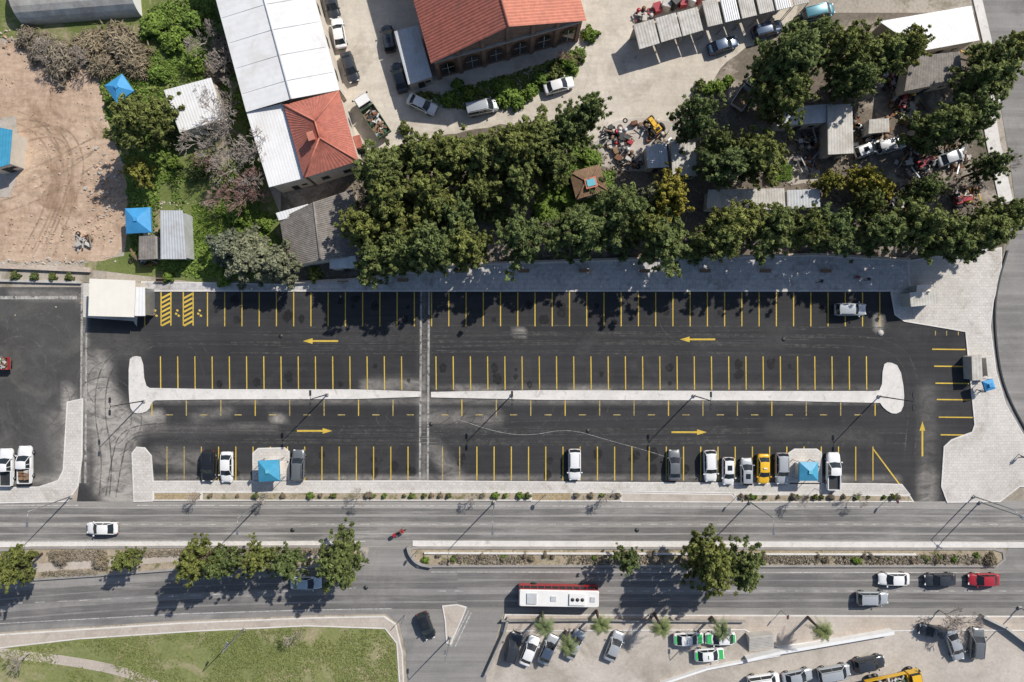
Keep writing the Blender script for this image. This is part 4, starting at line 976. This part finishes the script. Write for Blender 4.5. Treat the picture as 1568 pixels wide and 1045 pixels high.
def scatter(name,polys,n,mat,size,thr=.0,z=.05,fs=.12,hgt=.15):
    r=random.Random(n); pts=[];tn=[]
    for poly in polys:
        pl=plan(poly); xs=[p[0] for p in pl]; ys=[p[1] for p in pl]
        for _ in range(int(n)):
            x=r.uniform(min(xs),max(xs)); y=r.uniform(min(ys),max(ys))
            nv=mnoise.noise((x*fs,y*fs,3))+.5*mnoise.noise((x*fs*3,y*fs*3,9))
            if nv+r.uniform(-.22,.22)>thr and inpoly(pl,x,y): pts.append((x,y,z+r.random()*hgt)); tn.append(.45+nv*.45)
    c=np.array(pts); V,T=cloud(c,np.full(len(c),.28),np.clip(np.array(tn),0,1),3,size,1.6,.4,.9)
    b=MB(); b.leaves(V,T,mat); b.obj(name)
G1=[(200,0),(330,0),(360,110),(412,287),(430,330),(440,425),(300,425),(200,405),(198,330),(192,260),(165,190),(150,112),(225,90)]
G2=[(-60,1010),(30,992),(120,981),(300,969),(470,961),(586,965),(604,986),(609,1045),(609,1080),(120,1080),(100,1020)]
scatter('weeds',[G1],26000,M['weed'],.12,-.02)
scatter('lawn_grass',[G2],24000,M['lawnleaf'],.07,-.12,.07,.16,.03)
scatter('lawn_grass',[[(295,315),(410,325),(425,400),(300,400)]],4000,M['weed'],.09,-.5,.05,.1,.04)
scatter('weeds',[[(650,150),(760,120),(890,80),(905,60),(880,120),(760,170),(680,165)]],5000,M['weed'],.12,-.4)
scatter('weeds',[[(-60,845),(50,842),(540,840),(540,848),(285,849),(40,862),(-60,856)],[(650,850),(1500,850),(1500,862),(650,862)],[(-60,880),(150,872),(150,878),(-60,890)]],6000,M['dryweed'],.09,-.1,.27)
scatter('leaf_litter',[[(430,290),(560,245),(900,195),(940,250),(1060,230),(1110,130),(1240,100),(1500,90),(1530,380),(960,400),(440,430)]],15000,M['dryweed'],.10,-.05)
scatter('weeds',[[(820,300),(940,260),(940,320),(830,340)],[(1180,255),(1210,255),(1210,275),(1180,275)],[(560,230),(900,190),(900,240),(560,260)],[(830,240),(920,235),(920,300),(830,300)]],3500,M['weed'],.13,-.3)
def rubble(name,cu,cv,ru,rv,n,mats,smin=.1,smax=.5,seed=1):
    r=random.Random(seed); b=MB()
    for i in range(n):
        u=r.gauss(cu,ru*.5); v=r.gauss(cv,rv*.5); s=smin+(smax-smin)*r.random()**2.5; x,y=P(u,v)
        b.box((x,y,s*.2),(s,s*r.uniform(.5,1),s*.6),r.choice(mats),r.uniform(0,3),r.uniform(-.4,.4),r.uniform(-.4,.4),r.uniform(.5,.9))
    b.obj(name)
rubble('rubble_heap',165,290,34,60,500,[M['stone'],M['dirt'],M['dirt'],M['concrete']],.08,.5,1)
rubble('rubble_heap',100,360,80,30,260,[M['stone'],M['dirt'],M['dirt']],.08,.35,2)
rubble('rubble_heap',70,402,90,8,110,[M['stone'],M['concrete']],.12,.45,3)
rubble('rubble_heap',20,60,40,20,80,[M['stone'],M['dirt']],.1,.5,4)
rubble('garden_stones',255,312,60,8,60,[M['stone'],M['concrete']],.12,.35,5)
rubble('dirt_clods',80,220,150,180,700,[M['dirt'],M['stone'],M['dirt']],.06,.3,6)
def scrap(cu,cv,r_,n,seed,name='scrap_pile'):
    r=random.Random(seed); b=MB(); ms=[M['rust'],M['rust'],M['wood'],M['wood'],M['dirtyroof'],M['dirtyroof'],M['greyroof'],M['darkmetal'],M['darkmetal'],M['concrete'],M['concrete'],PAINT['red'] if seed%3==0 else M['rust'],PAINT['yellow'] if seed%4==1 else M['oldtile']]
    for i in range(n):
        u=r.gauss(cu,r_*.5); v=r.gauss(cv,r_*.4); x,y=P(u,v); m=r.choice(ms); z=r.uniform(.1,.9); t=r.random()
        if t<.4: b.box((x,y,z),(r.uniform(.8,2.4),r.uniform(.06,.2),r.uniform(.06,.2)),m,r.uniform(0,3),r.uniform(-.2,.2))
        elif t<.7: b.box((x,y,z*.6),(r.uniform(.3,1.1),r.uniform(.3,.9),r.uniform(.2,.9)),m,r.uniform(0,3),r.uniform(-.1,.1))
        elif t<.85: b.tube([(x+.3*math.cos(k*.785),y+.3*math.sin(k*.785),z) for k in range(9)],.1,6,M['rubber'])
        else: b.tube([(x,y,.0),(x,y,.9)],.3,12,m)
    b.obj(name)
for i,(u,v,r_,n) in enumerate([(945,215,24,70),(1000,200,18,45),(965,250,18,35),(985,25,14,20),(1330,210,30,60),(1385,160,26,70),(1400,250,26,60),(1455,240,24,60),(1240,220,22,30),(1480,300,20,40),(1370,300,26,50),(1300,190,20,25),(1020,225,14,20),(1450,110,20,30),(1230,250,20,24),(1365,120,24,40),(130,370,14,14),(215,400,14,12),(225,355,8,8),(1370,320,20,40)]): scrap(u,v,r_,n,i)
for u,v,a in ((1410,250,.5),(1378,157,1.2),(1468,308,.2),(1000,195,2.2)):
    b=MB(); pr=PAINT['yellow'] if u==1000 else PAINT['red']; b.box((.5,0,.95),(1.6,.7,.6),pr,taper=.85); b.box((-.7,0,1.0),(.9,1.0,.5),pr); b.tube([(-.5,0,1.3),(-.2,0,1.7)],.03,6,M['darkmetal'])
    b.box((-.8,0,1.4),(.45,.5,.12),M['rubber']); b.tube([(.6,.2,1.2),(.6,.2,2.0)],.04,6,M['darkmetal'])
    for s_ in(-1,1): b.tube([(-.8,s_*.85-.18,.65),(-.8,s_*.85+.18,.65)],.65,18,M['rubber']); b.tube([(1.1,s_*.6-.1,.38),(1.1,s_*.6+.1,.38)],.38,14,M['rubber']); b.tube([(-.8,s_*1.03,.65),(-.8,s_*1.06,.65)],.3,10,pr)
    x,y=P(u,v); b.obj('tractor',(x,y,.03),a)

# ------------------------------------------------------------ light and camera
W=bpy.data.worlds.new('World'); scn.world=W; W.use_nodes=True; nt=W.node_tree
sky=nt.nodes.new('ShaderNodeTexSky'); sky.sky_type='NISHITA'; sky.sun_disc=False
el=math.radians(42); az=math.radians(44)
sky.sun_elevation=el; sky.sun_rotation=az
bg=[n for n in nt.nodes if n.type=='BACKGROUND'][0]; nt.links.new(sky.outputs[0],bg.inputs[0]); bg.inputs[1].default_value=.105
sd=Vector((math.sin(az)*math.cos(el),math.cos(az)*math.cos(el),math.sin(el)))
sl=bpy.data.lights.new('sun','SUN'); sl.energy=4.95; sl.angle=math.radians(.5); sl.color=(1,.945,.86)
so=link(bpy.data.objects.new('sun',sl)); so.rotation_euler=(-sd).to_track_quat('-Z','Y').to_euler(); so.location=sd*200
cam=bpy.data.cameras.new('camera'); cam.sensor_width=36; cam.lens=36*HC/(1568/S); cam.clip_end=6000; cam.clip_start=1
co=link(bpy.data.objects.new('camera',cam)); co.location=(0,0,HC); co.rotation_euler=(0,0,0); scn.camera=co
scn.view_settings.view_transform='Standard'
try: scn.view_settings.look='None'
except Exception: pass
scn.view_settings.exposure=0
